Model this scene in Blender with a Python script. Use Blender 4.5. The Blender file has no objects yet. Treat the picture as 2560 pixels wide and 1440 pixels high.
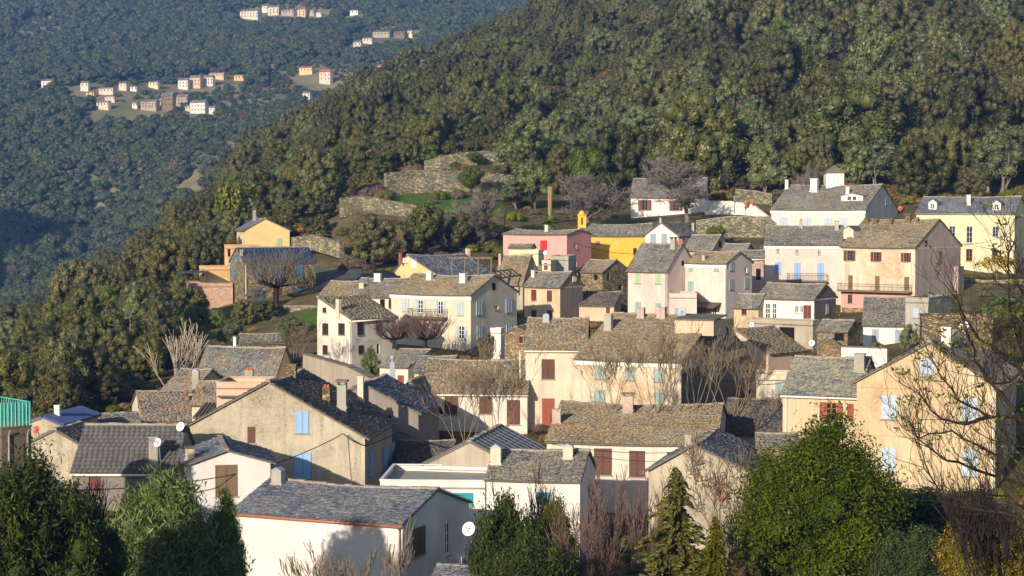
import bpy, math, random
import numpy as np
from mathutils import Vector, Matrix

random.seed(7)
rng = np.random.default_rng(11)
PI = math.pi
sc = bpy.context.scene
COL = sc.collection

# ------------------------------------------------------------------ camera
FPX = 4800.0                       # focal length in photograph pixels (2560 wide)
HORIZ = 520.0                      # photograph row of eye level
PIT = math.atan((720.0 - HORIZ) / FPX)
cp, sp = math.cos(PIT), math.sin(PIT)
cam_d = bpy.data.cameras.new('camera')
cam_d.sensor_width = 36.0
cam_d.lens = 36.0 * FPX / 2560.0
cam_d.clip_start = 0.5
cam_d.clip_end = 9000.0
cam = bpy.data.objects.new('camera', cam_d)
cam.rotation_euler = (PI / 2 - PIT, 0, 0)
COL.objects.link(cam)
sc.camera = cam

# ------------------------------------------------------------------ world, sun, exposure
SUN_AZ = math.radians(26.0)        # behind the camera, to its left
SUN_EL = math.radians(15.5)
to_sun = Vector((-math.sin(SUN_AZ) * math.cos(SUN_EL), -math.cos(SUN_AZ) * math.cos(SUN_EL), math.sin(SUN_EL)))
world = bpy.data.worlds.new('World')
sc.world = world
world.use_nodes = True
wn = world.node_tree
wn.nodes.clear()
sky = wn.nodes.new('ShaderNodeTexSky')
sky.sky_type = 'NISHITA'
sky.sun_disc = False
sky.sun_elevation = SUN_EL
sky.sun_rotation = math.atan2(to_sun.x, to_sun.y)
sky.altitude = 300
bgn = wn.nodes.new('ShaderNodeBackground')
bgn.inputs['Strength'].default_value = 0.12
wo = wn.nodes.new('ShaderNodeOutputWorld')
wn.links.new(sky.outputs[0], bgn.inputs[0])
wn.links.new(bgn.outputs[0], wo.inputs[0])
sun_d = bpy.data.lights.new('sun', 'SUN')
sun_d.energy = 5.0
sun_d.angle = math.radians(0.6)
sun_d.color = (1.0, 0.87, 0.70)
sun = bpy.data.objects.new('sun', sun_d)
sun.rotation_euler = to_sun.to_track_quat('Z', 'Y').to_euler()
COL.objects.link(sun)
sc.view_settings.view_transform = 'Standard'
sc.view_settings.look = 'None'
sc.view_settings.exposure = 0.34
sc.view_settings.gamma = 1.0
sc.cycles.use_denoising = True
sc.cycles.max_bounces = 5
sc.cycles.diffuse_bounces = 3
sc.cycles.volume_bounces = 0

# ------------------------------------------------------------------ photograph geometry helpers
def ray(px, py):
    xc = (px - 1280.0) / FPX
    yc = (720.0 - py) / FPX
    dy = cp + yc * sp
    dz = -sp + yc * cp
    return xc / dy, dz / dy

def at(px, py, Y):
    rx, rz = ray(px, py)
    return Vector((rx * Y, Y, rz * Y))

def proj(p):
    d = p[1] * cp - p[2] * sp
    u = p[1] * sp + p[2] * cp
    return 1280 + FPX * p[0] / d, 720 - FPX * u / d

def lin(r, g, b, k=1.0):
    f = lambda c: ((c / 255.0) / 12.92 if c <= 10 else (((c / 255.0) + 0.055) / 1.055) ** 2.4)
    return (f(r) * k, f(g) * k, f(b) * k, 1.0)

# ------------------------------------------------------------------ terrain
RISE = 0.255                        # steepness of the slope behind the camera
COLS = {
 -600: [(25,1900),(60,1700),(100,1440),(120,1290),(150,1200),(180,1130),(220,1060),(260,1040),(300,1030),(400,1110),(700,1500),(1200,1700)],
 0:    [(25,1900),(60,1720),(100,1440),(120,1250),(150,1130),(180,1050),(220,975),(260,930),(300,908),(330,905),(400,985),(700,1400),(1200,1700)],
 300:  [(25,1900),(60,1740),(100,1480),(120,1270),(150,1085),(165,1005),(200,905),(240,825),(280,778),(320,750),(350,742),(420,785),(700,1200),(1200,1600)],
 600:  [(25,1900),(60,1760),(100,1540),(120,1300),(150,1050),(165,965),(200,865),(222,815),(230,768),(245,730),(262,650),(300,580),(360,520),(450,450),(540,405),(590,395),(700,480),(1200,1400)],
 900:  [(25,1900),(60,1760),(100,1560),(125,1300),(150,1065),(178,935),(205,810),(225,722),(250,660),(262,600),(267,545),(269,520),(282,490),(310,470),(330,430),(400,350),(500,290),(620,246),(680,240),(800,330),(1300,1200)],
 1200: [(25,1900),(60,1760),(100,1560),(125,1300),(150,1075),(188,885),(215,745),(240,670),(262,580),(270,520),(284,487),(288,478),(318,425),(319,400),(340,385),(420,280),(550,175),(680,112),(740,104),(900,200),(1300,1000)],
 1500: [(25,1900),(60,1760),(100,1560),(125,1300),(150,1080),(200,820),(215,785),(240,690),(252,670),(268,580),(300,505),(350,390),(450,220),(600,70),(750,-30),(850,-40),(1000,40),(1300,800)],
 1800: [(25,1900),(60,1760),(100,1540),(125,1320),(150,1040),(165,960),(186,868),(200,795),(225,705),(250,620),(264,595),(266,552),(300,475),(350,345),(450,140),(600,-40),(800,-170),(1000,-150),(1300,500)],
 2100: [(25,1900),(60,1740),(100,1500),(118,1310),(140,1040),(160,945),(180,880),(190,850),(213,795),(226,775),(250,650),(262,590),(285,490),(320,385),(400,200),(500,40),(700,-120),(1000,-200),(1300,200)],
 2400: [(25,1900),(60,1720),(90,1450),(116,1235),(140,975),(165,885),(185,810),(213,765),(232,700),(252,692),(272,570),(300,455),(350,315),(450,120),(600,-60),(800,-190),(1000,-240),(1300,100)],
 2700: [(25,1900),(60,1700),(90,1430),(116,1225),(140,965),(165,885),(185,810),(213,760),(232,700),(252,690),(272,560),(300,440),(350,300),(450,100),(600,-80),(800,-210),(1000,-260),(1300,0)],
 3300: [(25,1900),(60,1650),(90,1380),(116,1180),(140,930),(165,850),(185,780),(213,730),(252,640),(300,410),(350,270),(450,70),(600,-110),(800,-240),(1000,-280),(1300,-100)],
}
CX = np.array(sorted(COLS))
LY = np.linspace(math.log(25.0), math.log(1300.0), 400)
TAB = np.array([np.interp(LY, [math.log(a) for a, b in COLS[c]], [b for a, b in COLS[c]]) for c in CX])
FX = np.linspace(CX[0], CX[-1], 391)
TABF = np.array([np.interp(FX, CX, TAB[:, j]) for j in range(TAB.shape[1])]).T
k9 = np.exp(-np.linspace(-2, 2, 17) ** 2); k9 /= k9.sum()
TABP = np.pad(TABF, ((8, 8), (0, 0)), mode='edge')
TABF = sum(k9[i] * TABP[i:i + TABF.shape[0]] for i in range(17))

def ground_np(x, y):
    x = np.asarray(x, float); y = np.asarray(y, float)
    yy = np.maximum(y, 25.0)
    px = 1280 + FPX * x / yy
    # two passes: forward depth depends a little on z
    fi = np.clip((px - FX[0]) / (FX[1] - FX[0]), 0, len(FX) - 1.001)
    ly = np.clip((np.log(yy) - LY[0]) / (LY[1] - LY[0]), 0, len(LY) - 1.001)
    i = fi.astype(int); j = ly.astype(int); u = fi - i; v = ly - j
    py = (TABF[i, j] * (1 - u) * (1 - v) + TABF[i + 1, j] * u * (1 - v) + TABF[i, j + 1] * (1 - u) * v + TABF[i + 1, j + 1] * u * v)
    yc = (720.0 - py) / FPX
    z = (-sp + yc * cp) / (cp + yc * sp) * yy
    # the slope the camera stands on goes on uphill behind it
    back = np.maximum(25.0 - y, 0)
    z = z + np.minimum(back, 25) * 0.22 + np.clip(back - 25, 0, 100) * RISE - np.maximum(back - 125, 0) * 0.12 + np.clip(back / 80, 0, 1) * (2.5 * np.sin(x * 0.05 + 0.9) + 6.0 * np.clip((-x - 112) / 25, 0, 1))
    z = z + 1.2 * np.sin(x * 0.11 + y * 0.05) * np.sin(y * 0.09 + 0.7) * np.clip(back / 60, 0, 1) * 2
    return z

def ground(x, y):
    return float(ground_np(np.array([x]), np.array([y]))[0])

def gpx(px, Y):
    rx, _ = ray(px, 700)
    x = rx * Y
    return Vector((x, Y, ground(x, Y)))

FARC = {
 -500: [(620,1000),(700,900),(850,700),(1000,470),(1150,290),(1300,190),(1600,20),(1900,-110),(2500,-250)],
 0:    [(620,1000),(700,860),(800,720),(900,570),(1000,450),(1150,285),(1250,215),(1600,25),(1900,-110),(2500,-250)],
 250:  [(620,1000),(700,820),(800,720),(900,640),(960,560),(1000,440),(1100,300),(1150,268),(1250,205),(1600,25),(1900,-110),(2500,-250)],
 500:  [(620,950),(700,700),(800,540),(900,430),(1000,355),(1100,300),(1150,275),(1250,210),(1600,30),(1900,-110),(2500,-250)],
 800:  [(620,900),(700,640),(800,470),(900,380),(1000,310),(1100,255),(1150,240),(1300,180),(1600,36),(1900,-110),(2500,-250)],
 1100: [(620,900),(700,600),(800,430),(900,350),(1000,290),(1150,220),(1300,150),(1500,80),(1900,-100),(2500,-250)],
 1800: [(620,900),(700,600),(800,430),(900,350),(1000,290),(1150,220),(1300,150),(1500,80),(1900,-100),(2500,-250)],
}
FCX = np.array(sorted(FARC))
FLY = np.linspace(math.log(620.0), math.log(2500.0), 300)
FT = np.array([np.interp(FLY, [math.log(a) for a, b in FARC[c]], [b for a, b in FARC[c]]) for c in FCX])
FFX = np.linspace(FCX[0], FCX[-1], 231)
FTF = np.array([np.interp(FFX, FCX, FT[:, j]) for j in range(FT.shape[1])]).T
FTP = np.pad(FTF, ((8, 8), (0, 0)), mode='edge')
FTF = sum(k9[i] * FTP[i:i + FTF.shape[0]] for i in range(17))

def far_np(x, y):
    x = np.asarray(x, float); y = np.asarray(y, float)
    px = 1280 + FPX * x / y
    fi = np.clip((px - FFX[0]) / (FFX[1] - FFX[0]), 0, len(FFX) - 1.001)
    ly = np.clip((np.log(y) - FLY[0]) / (FLY[1] - FLY[0]), 0, len(FLY) - 1.001)
    i = fi.astype(int); j = ly.astype(int); u = fi - i; v = ly - j
    py = (FTF[i, j] * (1 - u) * (1 - v) + FTF[i + 1, j] * u * (1 - v) + FTF[i, j + 1] * (1 - u) * v + FTF[i + 1, j + 1] * u * v)
    yc = (720.0 - py) / FPX
    z = (-sp + yc * cp) / (cp + yc * sp) * y
    z = z + 5.0 * np.sin(x * 0.022 + y * 0.006) * np.sin(y * 0.013 + x * 0.004) + 2.5 * np.sin(x * 0.06 + 2) * np.sin(y * 0.045)
    # a side valley that cuts down towards the stream
    d = (x + 262 + (y - 860) * 0.10) / 38.0
    z = z - 26.0 * np.exp(-d * d) * np.clip((1010 - y) / 160, 0, 1) * np.clip((y - 620) / 100, 0, 1)
    return z

def far_ground(px, py):
    """depth at which the photograph row py meets the far slope in column px"""
    for Y in np.arange(700, 2300, 4.0):
        rx, rz = ray(px, py)
        if far_np([rx * Y], [Y])[0] > rz * Y:
            return Y
    return 1500.0

# ------------------------------------------------------------------ mesh helpers
def link(o):
    COL.objects.link(o); return o

def tag(o, label=None, cat=None, group=None, kind=None):
    if label: o['label'] = label
    if cat: o['category'] = cat
    if group: o['group'] = group
    if kind: o['kind'] = kind
    return o

def empty(name, loc, label=None, cat=None, group=None):
    o = bpy.data.objects.new(name, None)
    o.empty_display_size = 0.5
    o.location = loc
    link(o)
    return tag(o, label, cat, group)

def mesh_quads(name, V, Q, smooth=False):
    V = np.asarray(V, np.float32); Q = np.asarray(Q, np.int32)
    me = bpy.data.meshes.new(name)
    me.vertices.add(len(V)); me.vertices.foreach_set('co', V.ravel())
    n = Q.shape[1]
    me.loops.add(Q.size); me.loops.foreach_set('vertex_index', Q.ravel())
    me.polygons.add(len(Q)); me.polygons.foreach_set('loop_start', np.arange(0, Q.size, n, dtype=np.int32))
    if smooth: me.polygons.foreach_set('use_smooth', np.ones(len(Q), bool))
    me.update(calc_edges=True)
    return me

def face_attr(me, name, vals):
    a = me.attributes.new(name, 'FLOAT', 'FACE')
    a.data.foreach_set('value', np.asarray(vals, np.float32))

class MB:
    """collects boxes, quads and tubes; build() links them as one mesh object"""
    def __init__(s): s.v = []; s.f = []; s.m = []
    def quad(s, *pts, m=0):
        i = len(s.v); s.v += [Vector(p) for p in pts]; s.f.append(tuple(range(i, i + len(pts)))); s.m.append(m)
    def box(s, o, a, b, c, m=0):
        o = Vector(o); a = Vector(a); b = Vector(b); c = Vector(c)
        i = len(s.v)
        s.v += [o, o + a, o + a + b, o + b, o + c, o + a + c, o + a + b + c, o + b + c]
        for q in ((0, 3, 2, 1), (4, 5, 6, 7), (0, 1, 5, 4), (1, 2, 6, 5), (2, 3, 7, 6), (3, 0, 4, 7)):
            s.f.append(tuple(i + k for k in q)); s.m.append(m)
    def cbox(s, c, x, y, z, m=0):
        s.box((c[0] - x / 2, c[1] - y / 2, c[2] - z / 2), (x, 0, 0), (0, y, 0), (0, 0, z), m)
    def tube(s, p0, p1, r0, r1=None, n=6, m=0, cap=True):
        r1 = r0 if r1 is None else r1
        p0 = Vector(p0); p1 = Vector(p1); d = (p1 - p0).normalized()
        u = d.cross(Vector((0, 0, 1)) if abs(d.z) < .9 else Vector((1, 0, 0))).normalized(); w = d.cross(u)
        i = len(s.v)
        for k in range(n):
            t = 2 * PI * k / n; e = u * math.cos(t) + w * math.sin(t)
            s.v.append(p0 + e * r0); s.v.append(p1 + e * r1)
        for k in range(n):
            a = i + 2 * k; b = i + 2 * ((k + 1) % n)
            s.f.append((a, b, b + 1, a + 1)); s.m.append(m)
        if cap:
            s.f.append(tuple(i + 2 * k + 1 for k in range(n))); s.m.append(m)
            s.f.append(tuple(i + 2 * k for k in reversed(range(n)))); s.m.append(m)
    def path(s, pts, r, n=6, m=0):
        for a, b in zip(pts[:-1], pts[1:]): s.tube(a, b, r, r, n, m)
    def lathe(s, c, prof, n=14, m=0, axis=None):
        """prof: list of (radius, height) around +Z (or axis) from c"""
        c = Vector(c); ax = Vector(axis).normalized() if axis else Vector((0, 0, 1))
        u = ax.cross(Vector((0, 0, 1)) if abs(ax.z) < .9 else Vector((1, 0, 0))).normalized(); w = ax.cross(u)
        i = len(s.v)
        for (r, h) in prof:
            for k in range(n):
                t = 2 * PI * k / n
                s.v.append(c + ax * h + (u * math.cos(t) + w * math.sin(t)) * r)
        for j in range(len(prof) - 1):
            for k in range(n):
                a = i + j * n + k; b = i + j * n + (k + 1) % n
                s.f.append((a, b, b + n, a + n)); s.m.append(m)
    def mesh(s, name, mats, loc=(0, 0, 0), smooth=False):
        loc = Vector(loc)
        me = bpy.data.meshes.new(name)
        me.from_pydata([tuple(p - loc) for p in s.v], [], s.f)
        for mt in (mats if isinstance(mats, (list, tuple)) else [mats]): me.materials.append(mt)
        me.polygons.foreach_set('material_index', np.array(s.m, np.int32))
        if smooth: me.polygons.foreach_set('use_smooth', np.ones(len(s.f), bool))
        me.update()
        return me
    def build(s, name, mats, parent=None, root=None, smooth=False):
        loc = root.location if root is not None else Vector((0, 0, 0))
        if root is None and parent is None and s.v:
            loc = sum(s.v, Vector()) / len(s.v); loc.z = min(p.z for p in s.v)
        o = bpy.data.objects.new(name, s.mesh(name, mats, loc, smooth))
        link(o)
        if parent is not None: o.parent = parent
        else: o.location = loc
        return o

# ------------------------------------------------------------------ materials
class NT:
    def __init__(s, name):
        s.mat = bpy.data.materials.new(name); s.mat.use_nodes = True
        s.t = s.mat.node_tree; s.t.nodes.clear()
        s.out = s.n('ShaderNodeOutputMaterial'); s.b = s.n('ShaderNodeBsdfPrincipled')
        s.l(s.b.outputs[0], s.out.inputs[0])
        s.pos = s.n('ShaderNodeNewGeometry').outputs['Position']
    def n(s, k, **kw):
        x = s.t.nodes.new(k)
        for a, b in kw.items(): setattr(x, a, b)
        return x
    def l(s, a, b): s.t.links.new(a, b)
    def noise(s, scale, detail=3, rough=.55, vec=None, stretch=None):
        v = vec or s.pos
        if stretch:
            m = s.n('ShaderNodeMapping'); s.l(v, m.inputs[0]); m.inputs['Scale'].default_value = stretch; v = m.outputs[0]
        x = s.n('ShaderNodeTexNoise'); s.l(v, x.inputs['Vector'])
        x.inputs['Scale'].default_value = scale; x.inputs['Detail'].default_value = detail; x.inputs['Roughness'].default_value = rough
        return x.outputs[0]
    def ramp(s, fac, stops, interp='LINEAR'):
        r = s.n('ShaderNodeValToRGB'); s.l(fac, r.inputs[0]); e = r.color_ramp; e.interpolation = interp
        while len(e.elements) < len(stops): e.elements.new(.5)
        for k, (p, c) in enumerate(stops):
            e.elements[k].position = p
            e.elements[k].color = c if not isinstance(c, (int, float)) else (c, c, c, 1)
        return r.outputs[0]
    def mix(s, fac, a, b, mode='MIX'):
        m = s.n('ShaderNodeMix', data_type='RGBA', blend_type=mode)
        for i, v in ((0, fac), (6, a), (7, b)):
            if isinstance(v, (tuple, float, int)): m.inputs[i].default_value = v
            else: s.l(v, m.inputs[i])
        return m.outputs[2]
    def math(s, op, a, b=None):
        m = s.n('ShaderNodeMath', operation=op)
        for i, v in ((0, a), (1, b)):
            if v is None: continue
            if isinstance(v, (float, int)): m.inputs[i].default_value = v
            else: s.l(v, m.inputs[i])
        return m.outputs[0]
    def bump(s, h, strength=.3, dist=.02):
        b = s.n('ShaderNodeBump'); b.inputs['Strength'].default_value = strength; b.inputs['Distance'].default_value = dist
        s.l(h, b.inputs['Height']); s.l(b.outputs[0], s.b.inputs['Normal'])
    def col(s, c):
        if isinstance(c, tuple): s.b.inputs['Base Color'].default_value = c
        else: s.l(c, s.b.inputs['Base Color'])
    def done(s, rough=.8, spec=.3, metal=0.0):
        s.b.inputs['Roughness'].default_value = rough
        s.b.inputs['Specular IOR Level'].default_value = spec
        s.b.inputs['Metallic'].default_value = metal
        return s.mat

def scl(c, k): return (c[0] * k, c[1] * k, c[2] * k, 1)

def plaster(name, c, stain=None, amt=.35, rough=.9, cover=0.0):
    t = NT(name)
    if name not in ('chapel_yellow', 'pink_plaster', 'warm_yellow_plaster', 'apricot_plaster', 'pale_yellow_plaster'):
        g_ = .3 * c[0] + .5 * c[1] + .2 * c[2]; k_ = .16
        c = (c[0] * (1 - k_) + g_ * k_, c[1] * (1 - k_) + g_ * k_, c[2] * (1 - k_) + g_ * k_, 1)
    stain = stain or scl(c, .55)
    n1 = t.noise(.45, 6, .6)
    base = t.mix(t.ramp(n1, [(.3, 0.0), (.7, 1.0)]), scl(c, .82), scl(c, 1.07))
    n3 = t.noise(.18, 5, .65)
    patch = t.ramp(n3, [(.52 - cover, 0.0), (.68 - cover, 1.0)])
    streak = t.ramp(t.noise(1.0, 5, .65, stretch=(2.2, 2.2, .22)), [(.48 - cover, 0.0), (.75 - cover, 1.0)])
    fine = t.ramp(t.noise(6.0, 4, .7), [(.35, .25), (.7, 1.0)])
    f = t.math('MULTIPLY', t.math('MAXIMUM', patch, streak), fine)
    wash = t.ramp(t.noise(.8, 6, .7, stretch=(1, 1, .5)), [(.56, 0.0), (.66, .5)])
    base = t.mix(t.math('MULTIPLY', wash, min(1.0, amt * 1.4)), base, scl(c, 1.18))
    t.col(t.mix(t.math('MULTIPLY', f, min(1.0, amt * 1.55)), base, stain))
    t.bump(t.math('ADD', t.noise(9, 5, .6), t.math('MULTIPLY', t.noise(45, 3), .5)), .35, .02)
    return t.done(rough, .2)

def stonework(name, c0, c1, c2, scale=2.6):
    t = NT(name)
    m = t.n('ShaderNodeMapping'); t.l(t.pos, m.inputs[0]); m.inputs['Scale'].default_value = (1, 1, 2.0)
    nz = t.n('ShaderNodeTexNoise'); t.l(m.outputs[0], nz.inputs['Vector']); nz.inputs['Scale'].default_value = 1.3
    mm = t.mix(.12, m.outputs[0], nz.outputs[1], 'ADD')
    v = t.n('ShaderNodeTexVoronoi'); v.inputs['Scale'].default_value = scale; t.l(mm, v.inputs['Vector'])
    e = t.n('ShaderNodeTexVoronoi', feature='DISTANCE_TO_EDGE'); e.inputs['Scale'].default_value = scale; t.l(mm, e.inputs['Vector'])
    sep = t.n('ShaderNodeSeparateColor'); t.l(v.outputs['Color'], sep.inputs[0])
    c = t.ramp(sep.outputs[0], [(0, c0), (.5, c1), (1, c2)])
    c = t.mix(t.ramp(t.noise(.5, 5), [(.35, 0.0), (.7, .55)]), c, scl(c0, .7))
    edge = t.ramp(e.outputs[0], [(.0, 0.0), (.09, 1.0)])
    t.col(t.mix(edge, scl(c0, .45), c))
    t.bump(t.math('ADD', edge, t.math('MULTIPLY', t.noise(12, 4), .5)), .8, .05)
    return t.done(.95, .15)

def brickwork(name):
    t = NT(name)
    tc = t.n('ShaderNodeMapping'); t.l(t.pos, tc.inputs[0]); tc.inputs['Rotation'].default_value = (PI / 2, 0, 0)
    b = t.n('ShaderNodeTexBrick'); t.l(tc.outputs[0], b.inputs['Vector'])
    b.inputs['Scale'].default_value = 2.2; b.inputs['Color1'].default_value = lin(180, 130, 104, .72); b.inputs['Color2'].default_value = lin(208, 168, 138, .78)
    b.inputs['Mortar'].default_value = lin(205, 185, 165, .7); b.inputs['Mortar Size'].default_value = .03; b.inputs['Brick Width'].default_value = .6; b.inputs['Row Height'].default_value = .28
    n = t.noise(3.0, 3)
    t.col(t.mix(t.ramp(n, [(.5, 0.0), (.65, .5)]), b.outputs[0], lin(225, 190, 165, .8)))
    t.bump(b.outputs[1], -.4, .02)
    return t.done(.9, .2)

def slate_mat(name, cols, lichen=None, lamt=.4, ltone=None, rough=.75, big=.55):
    """cols: greys/browns picked per slate; lichen: colour growing in patches over the roof"""
    t = NT(name)
    at_ = t.n('ShaderNodeAttribute', attribute_name='rnd')
    oi = t.n('ShaderNodeObjectInfo')
    r = t.math('FRACT', t.math('ADD', at_.outputs['Fac'], t.math('MULTIPLY', oi.outputs['Random'], 7.31)))
    k = len(cols)
    c = t.ramp(r, [(i / (k - 1), cols[i]) for i in range(k)])
    c = t.mix(t.ramp(t.noise(7, 4, .65), [(.35, 0.0), (.7, .45)]), c, scl(cols[0], .8))
    c = t.mix(t.ramp(t.noise(.35, 5, .6), [(.42, 0.0), (.68, .5)]), c, scl(cols[-1], .9))
    if lichen:
        a = t.ramp(t.noise(big, 6, .68), [(.40, 0.0), (.62, 1.0)])
        b = t.ramp(t.noise(5.5, 5, .75), [(.42, 0.0), (.60, 1.0)])
        f = t.math('MULTIPLY', t.math('MULTIPLY', a, b), lamt)
        c = t.mix(f, c, lichen)
        if ltone:
            f2 = t.math('MULTIPLY', t.ramp(t.noise(9.0, 5, .75), [(.56, 0.0), (.66, 1.0)]), lamt)
            c = t.mix(f2, c, ltone)
    t.col(c)
    t.bump(t.noise(14, 5, .7), .5, .02)
    return t.done(rough, .25)

def paint(name, c, rough=.6, var=.25):
    t = NT(name)
    t.col(t.mix(t.ramp(t.noise(5, 5, .7), [(.4, 0.0), (.75, var)]), c, scl(c, .6)))
    return t.done(rough, .35)

def flat(name, c, rough=.6, spec=.4, metal=0.0):
    t = NT(name); t.col(c); return t.done(rough, spec, metal)

def leafm(name, c0, c1, c2, hue=.25, rough=.55, spec=.35):
    """leaf colour picked per leaf and per plant"""
    t = NT(name)
    a = t.n('ShaderNodeAttribute', attribute_name='rnd')
    oi = t.n('ShaderNodeObjectInfo')
    c = t.ramp(a.outputs['Fac'], [(0, c0), (.55, c1), (1, c2)])
    h = t.n('ShaderNodeHueSaturation'); t.l(c, h.inputs['Color'])
    t.l(t.math('ADD', .5 - .025, t.math('MULTIPLY', oi.outputs['Random'], .036)), h.inputs['Hue'])
    rr = t.math('FRACT', t.math('MULTIPLY', oi.outputs['Random'], 13.7))
    t.l(t.math('ADD', 1.0 - hue, t.math('MULTIPLY', rr, 2 * hue)), h.inputs['Value'])
    r3 = t.math('FRACT', t.math('MULTIPLY', oi.outputs['Random'], 37.1))
    t.l(t.math('ADD', .98, t.math('MULTIPLY', r3, .3)), h.inputs['Saturation'])
    t.col(h.outputs[0])
    return t.done(rough, spec)

def barkm(name, c, c2):
    t = NT(name)
    t.col(t.mix(t.ramp(t.noise(4, 5, .7), [(.35, 0.0), (.7, 1.0)]), c, c2))
    return t.done(.9, .15)

M = {}
# walls
M['white'] = plaster('white_plaster', lin(232, 226, 218, .9), lin(170, 160, 150), .18)
M['white_pink'] = plaster('off_white_plaster', lin(228, 214, 204, .86), lin(180, 165, 150), .16)
M['beige'] = plaster('beige_render', lin(208, 194, 166, .82), lin(116, 106, 90), .8, cover=.06)
M['cream'] = plaster('cream_plaster', lin(228, 214, 186, .85), lin(160, 138, 108), .55)
M['cream2'] = plaster('ivory_plaster', lin(232, 222, 204, .87), lin(165, 146, 122), .5)
M['yellow'] = plaster('pale_yellow_plaster', lin(234, 222, 182, .86), lin(196, 176, 128), .3)
M['ochre'] = plaster('ochre_render', lin(222, 200, 154, .82), lin(172, 130, 90), .7, cover=.05)
M['ochre2'] = plaster('pale_ochre_render', lin(224, 200, 158, .84), lin(150, 118, 84), .55)
M['chapel'] = plaster('chapel_yellow', lin(246, 192, 78, .86), lin(200, 150, 80), .3)
M['pink'] = plaster('pink_plaster', lin(236, 170, 160, .86), lin(205, 140, 130), .15)
M['pale_pink'] = plaster('pale_pink_plaster', lin(230, 208, 195, .87), lin(185, 148, 135), .45)
M['old_pink'] = plaster('weathered_pink_plaster', lin(214, 190, 174, .84), lin(136, 108, 102), .7, cover=.08)
M['peach'] = plaster('peach_plaster', lin(232, 194, 162, .85), lin(200, 155, 122), .35)
M['orange'] = plaster('apricot_plaster', lin(234, 190, 136, .85), lin(210, 150, 95), .15)
M['lemon'] = plaster('warm_yellow_plaster', lin(238, 208, 148, .86), lin(215, 175, 115), .12)
M['greige'] = plaster('grey_beige_render', lin(196, 180, 158, .8), lin(120, 104, 90), .55)
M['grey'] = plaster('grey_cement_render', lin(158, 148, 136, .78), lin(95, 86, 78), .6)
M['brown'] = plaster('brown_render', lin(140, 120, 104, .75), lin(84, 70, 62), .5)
M['stain'] = plaster('weathered_white_plaster', lin(232, 218, 188, .86), lin(170, 130, 88), .8, cover=.07)
M['concrete'] = plaster('raw_concrete', lin(188, 182, 168, .8), lin(110, 104, 96), .5)
M['stone'] = stonework('rubble_stone', lin(120, 104, 80, .8), lin(158, 140, 108, .85), lin(196, 176, 140, .85))
M['stone_grey'] = stonework('grey_terrace_stone', lin(110, 108, 92, .8), lin(150, 146, 124, .85), lin(196, 180, 138, .9), 2.2)
M['stone_gold'] = stonework('golden_rubble', lin(140, 118, 88, .8), lin(178, 152, 114, .8), lin(206, 182, 144, .8), 3.0)
M['brick'] = brickwork('terrace_brick')
# roofs
GR = [lin(66, 68, 72), lin(100, 102, 104), lin(126, 124, 118), lin(90, 96, 104), lin(152, 148, 138)]
BL = [lin(52, 60, 76), lin(84, 94, 114), lin(112, 118, 130), lin(70, 80, 100), lin(140, 138, 136)]
BR = [lin(80, 75, 66), lin(112, 105, 90), lin(136, 128, 108), lin(102, 100, 94), lin(160, 152, 134)]
M['r_grey'] = slate_mat('lauze_grey', GR, lin(140, 112, 62), .55, lin(190, 186, 170))
M['r_blue'] = slate_mat('slate_blue_grey', BL, lin(120, 112, 96), .3, lin(170, 170, 168))
M['r_brown'] = slate_mat('lauze_brown_lichen', BR, lin(160, 122, 64), .8, lin(188, 180, 156))
M['r_orange'] = slate_mat('lauze_orange_lichen', GR, lin(178, 124, 52), .85, lin(186, 180, 160), big=.9)
M['r_dark'] = slate_mat('lauze_dark', [lin(48, 50, 56), lin(74, 78, 86), lin(96, 94, 90), lin(62, 68, 80), lin(120, 112, 98)], lin(150, 110, 50), .5, lin(150, 150, 146))  # dark tones also hold the shade of roof slopes turned from the sun
M['r_patch'] = slate_mat('slate_blue_and_straw', [lin(58, 76, 112), lin(84, 98, 124), lin(150, 144, 112), lin(96, 108, 120), lin(168, 160, 130)], lin(158, 146, 104), .7)
M['r_tile'] = slate_mat('concrete_tiles_grey', [lin(82, 80, 80), lin(96, 94, 92), lin(104, 102, 100)], lin(70, 68, 68), .5)
M['r_navy'] = slate_mat('navy_slate', [lin(44, 54, 74), lin(56, 68, 90), lin(70, 82, 104)], None)
M['r_metal'] = flat('dark_sheet_tiles', lin(74, 76, 86), .45, .5)
M['r_sheet'] = paint('blue_roof_sheet', lin(46, 72, 126), .5)
M['r_corr'] = paint('corrugated_roof', lin(92, 84, 78), .7)
M['r_red'] = slate_mat('red_tiles', [lin(150, 80, 60), lin(176, 100, 76), lin(190, 120, 96)], None)
M['slab'] = plaster('roof_edge_stone', lin(120, 112, 98), lin(90, 80, 66), .5)
M['ridge'] = plaster('mortar_ridge', lin(168, 156, 140, .9), lin(110, 100, 86), .5)
# joinery
M['s_blue'] = paint('sky_blue_paint', lin(140, 176, 218, .95))
M['s_pale'] = paint('pale_blue_paint', lin(178, 192, 204, .95))
M['s_grey'] = paint('grey_blue_paint', lin(152, 166, 176, .95))
M['s_brown'] = paint('brown_paint', lin(104, 62, 46, .8))
M['s_dark'] = paint('dark_brown_paint', lin(58, 44, 40))
M['s_wood'] = paint('bare_wood', lin(122, 100, 78), .8, .5)
M['s_red'] = paint('red_brown_paint', lin(158, 80, 54, .85))
M['s_crim'] = paint('crimson_paint', lin(196, 40, 52))
M['s_mar'] = paint('maroon_paint', lin(120, 62, 54, .8))
M['s_green'] = paint('pale_green_paint', lin(168, 190, 150))
M['s_teal'] = paint('turquoise_paint', lin(44, 148, 160))
M['s_blue2'] = paint('strong_blue_paint', lin(84, 136, 170, .9))
M['s_orange'] = paint('orange_brown_paint', lin(176, 100, 64, .9))
M['s_gb'] = paint('green_grey_paint', lin(150, 168, 164))
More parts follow.
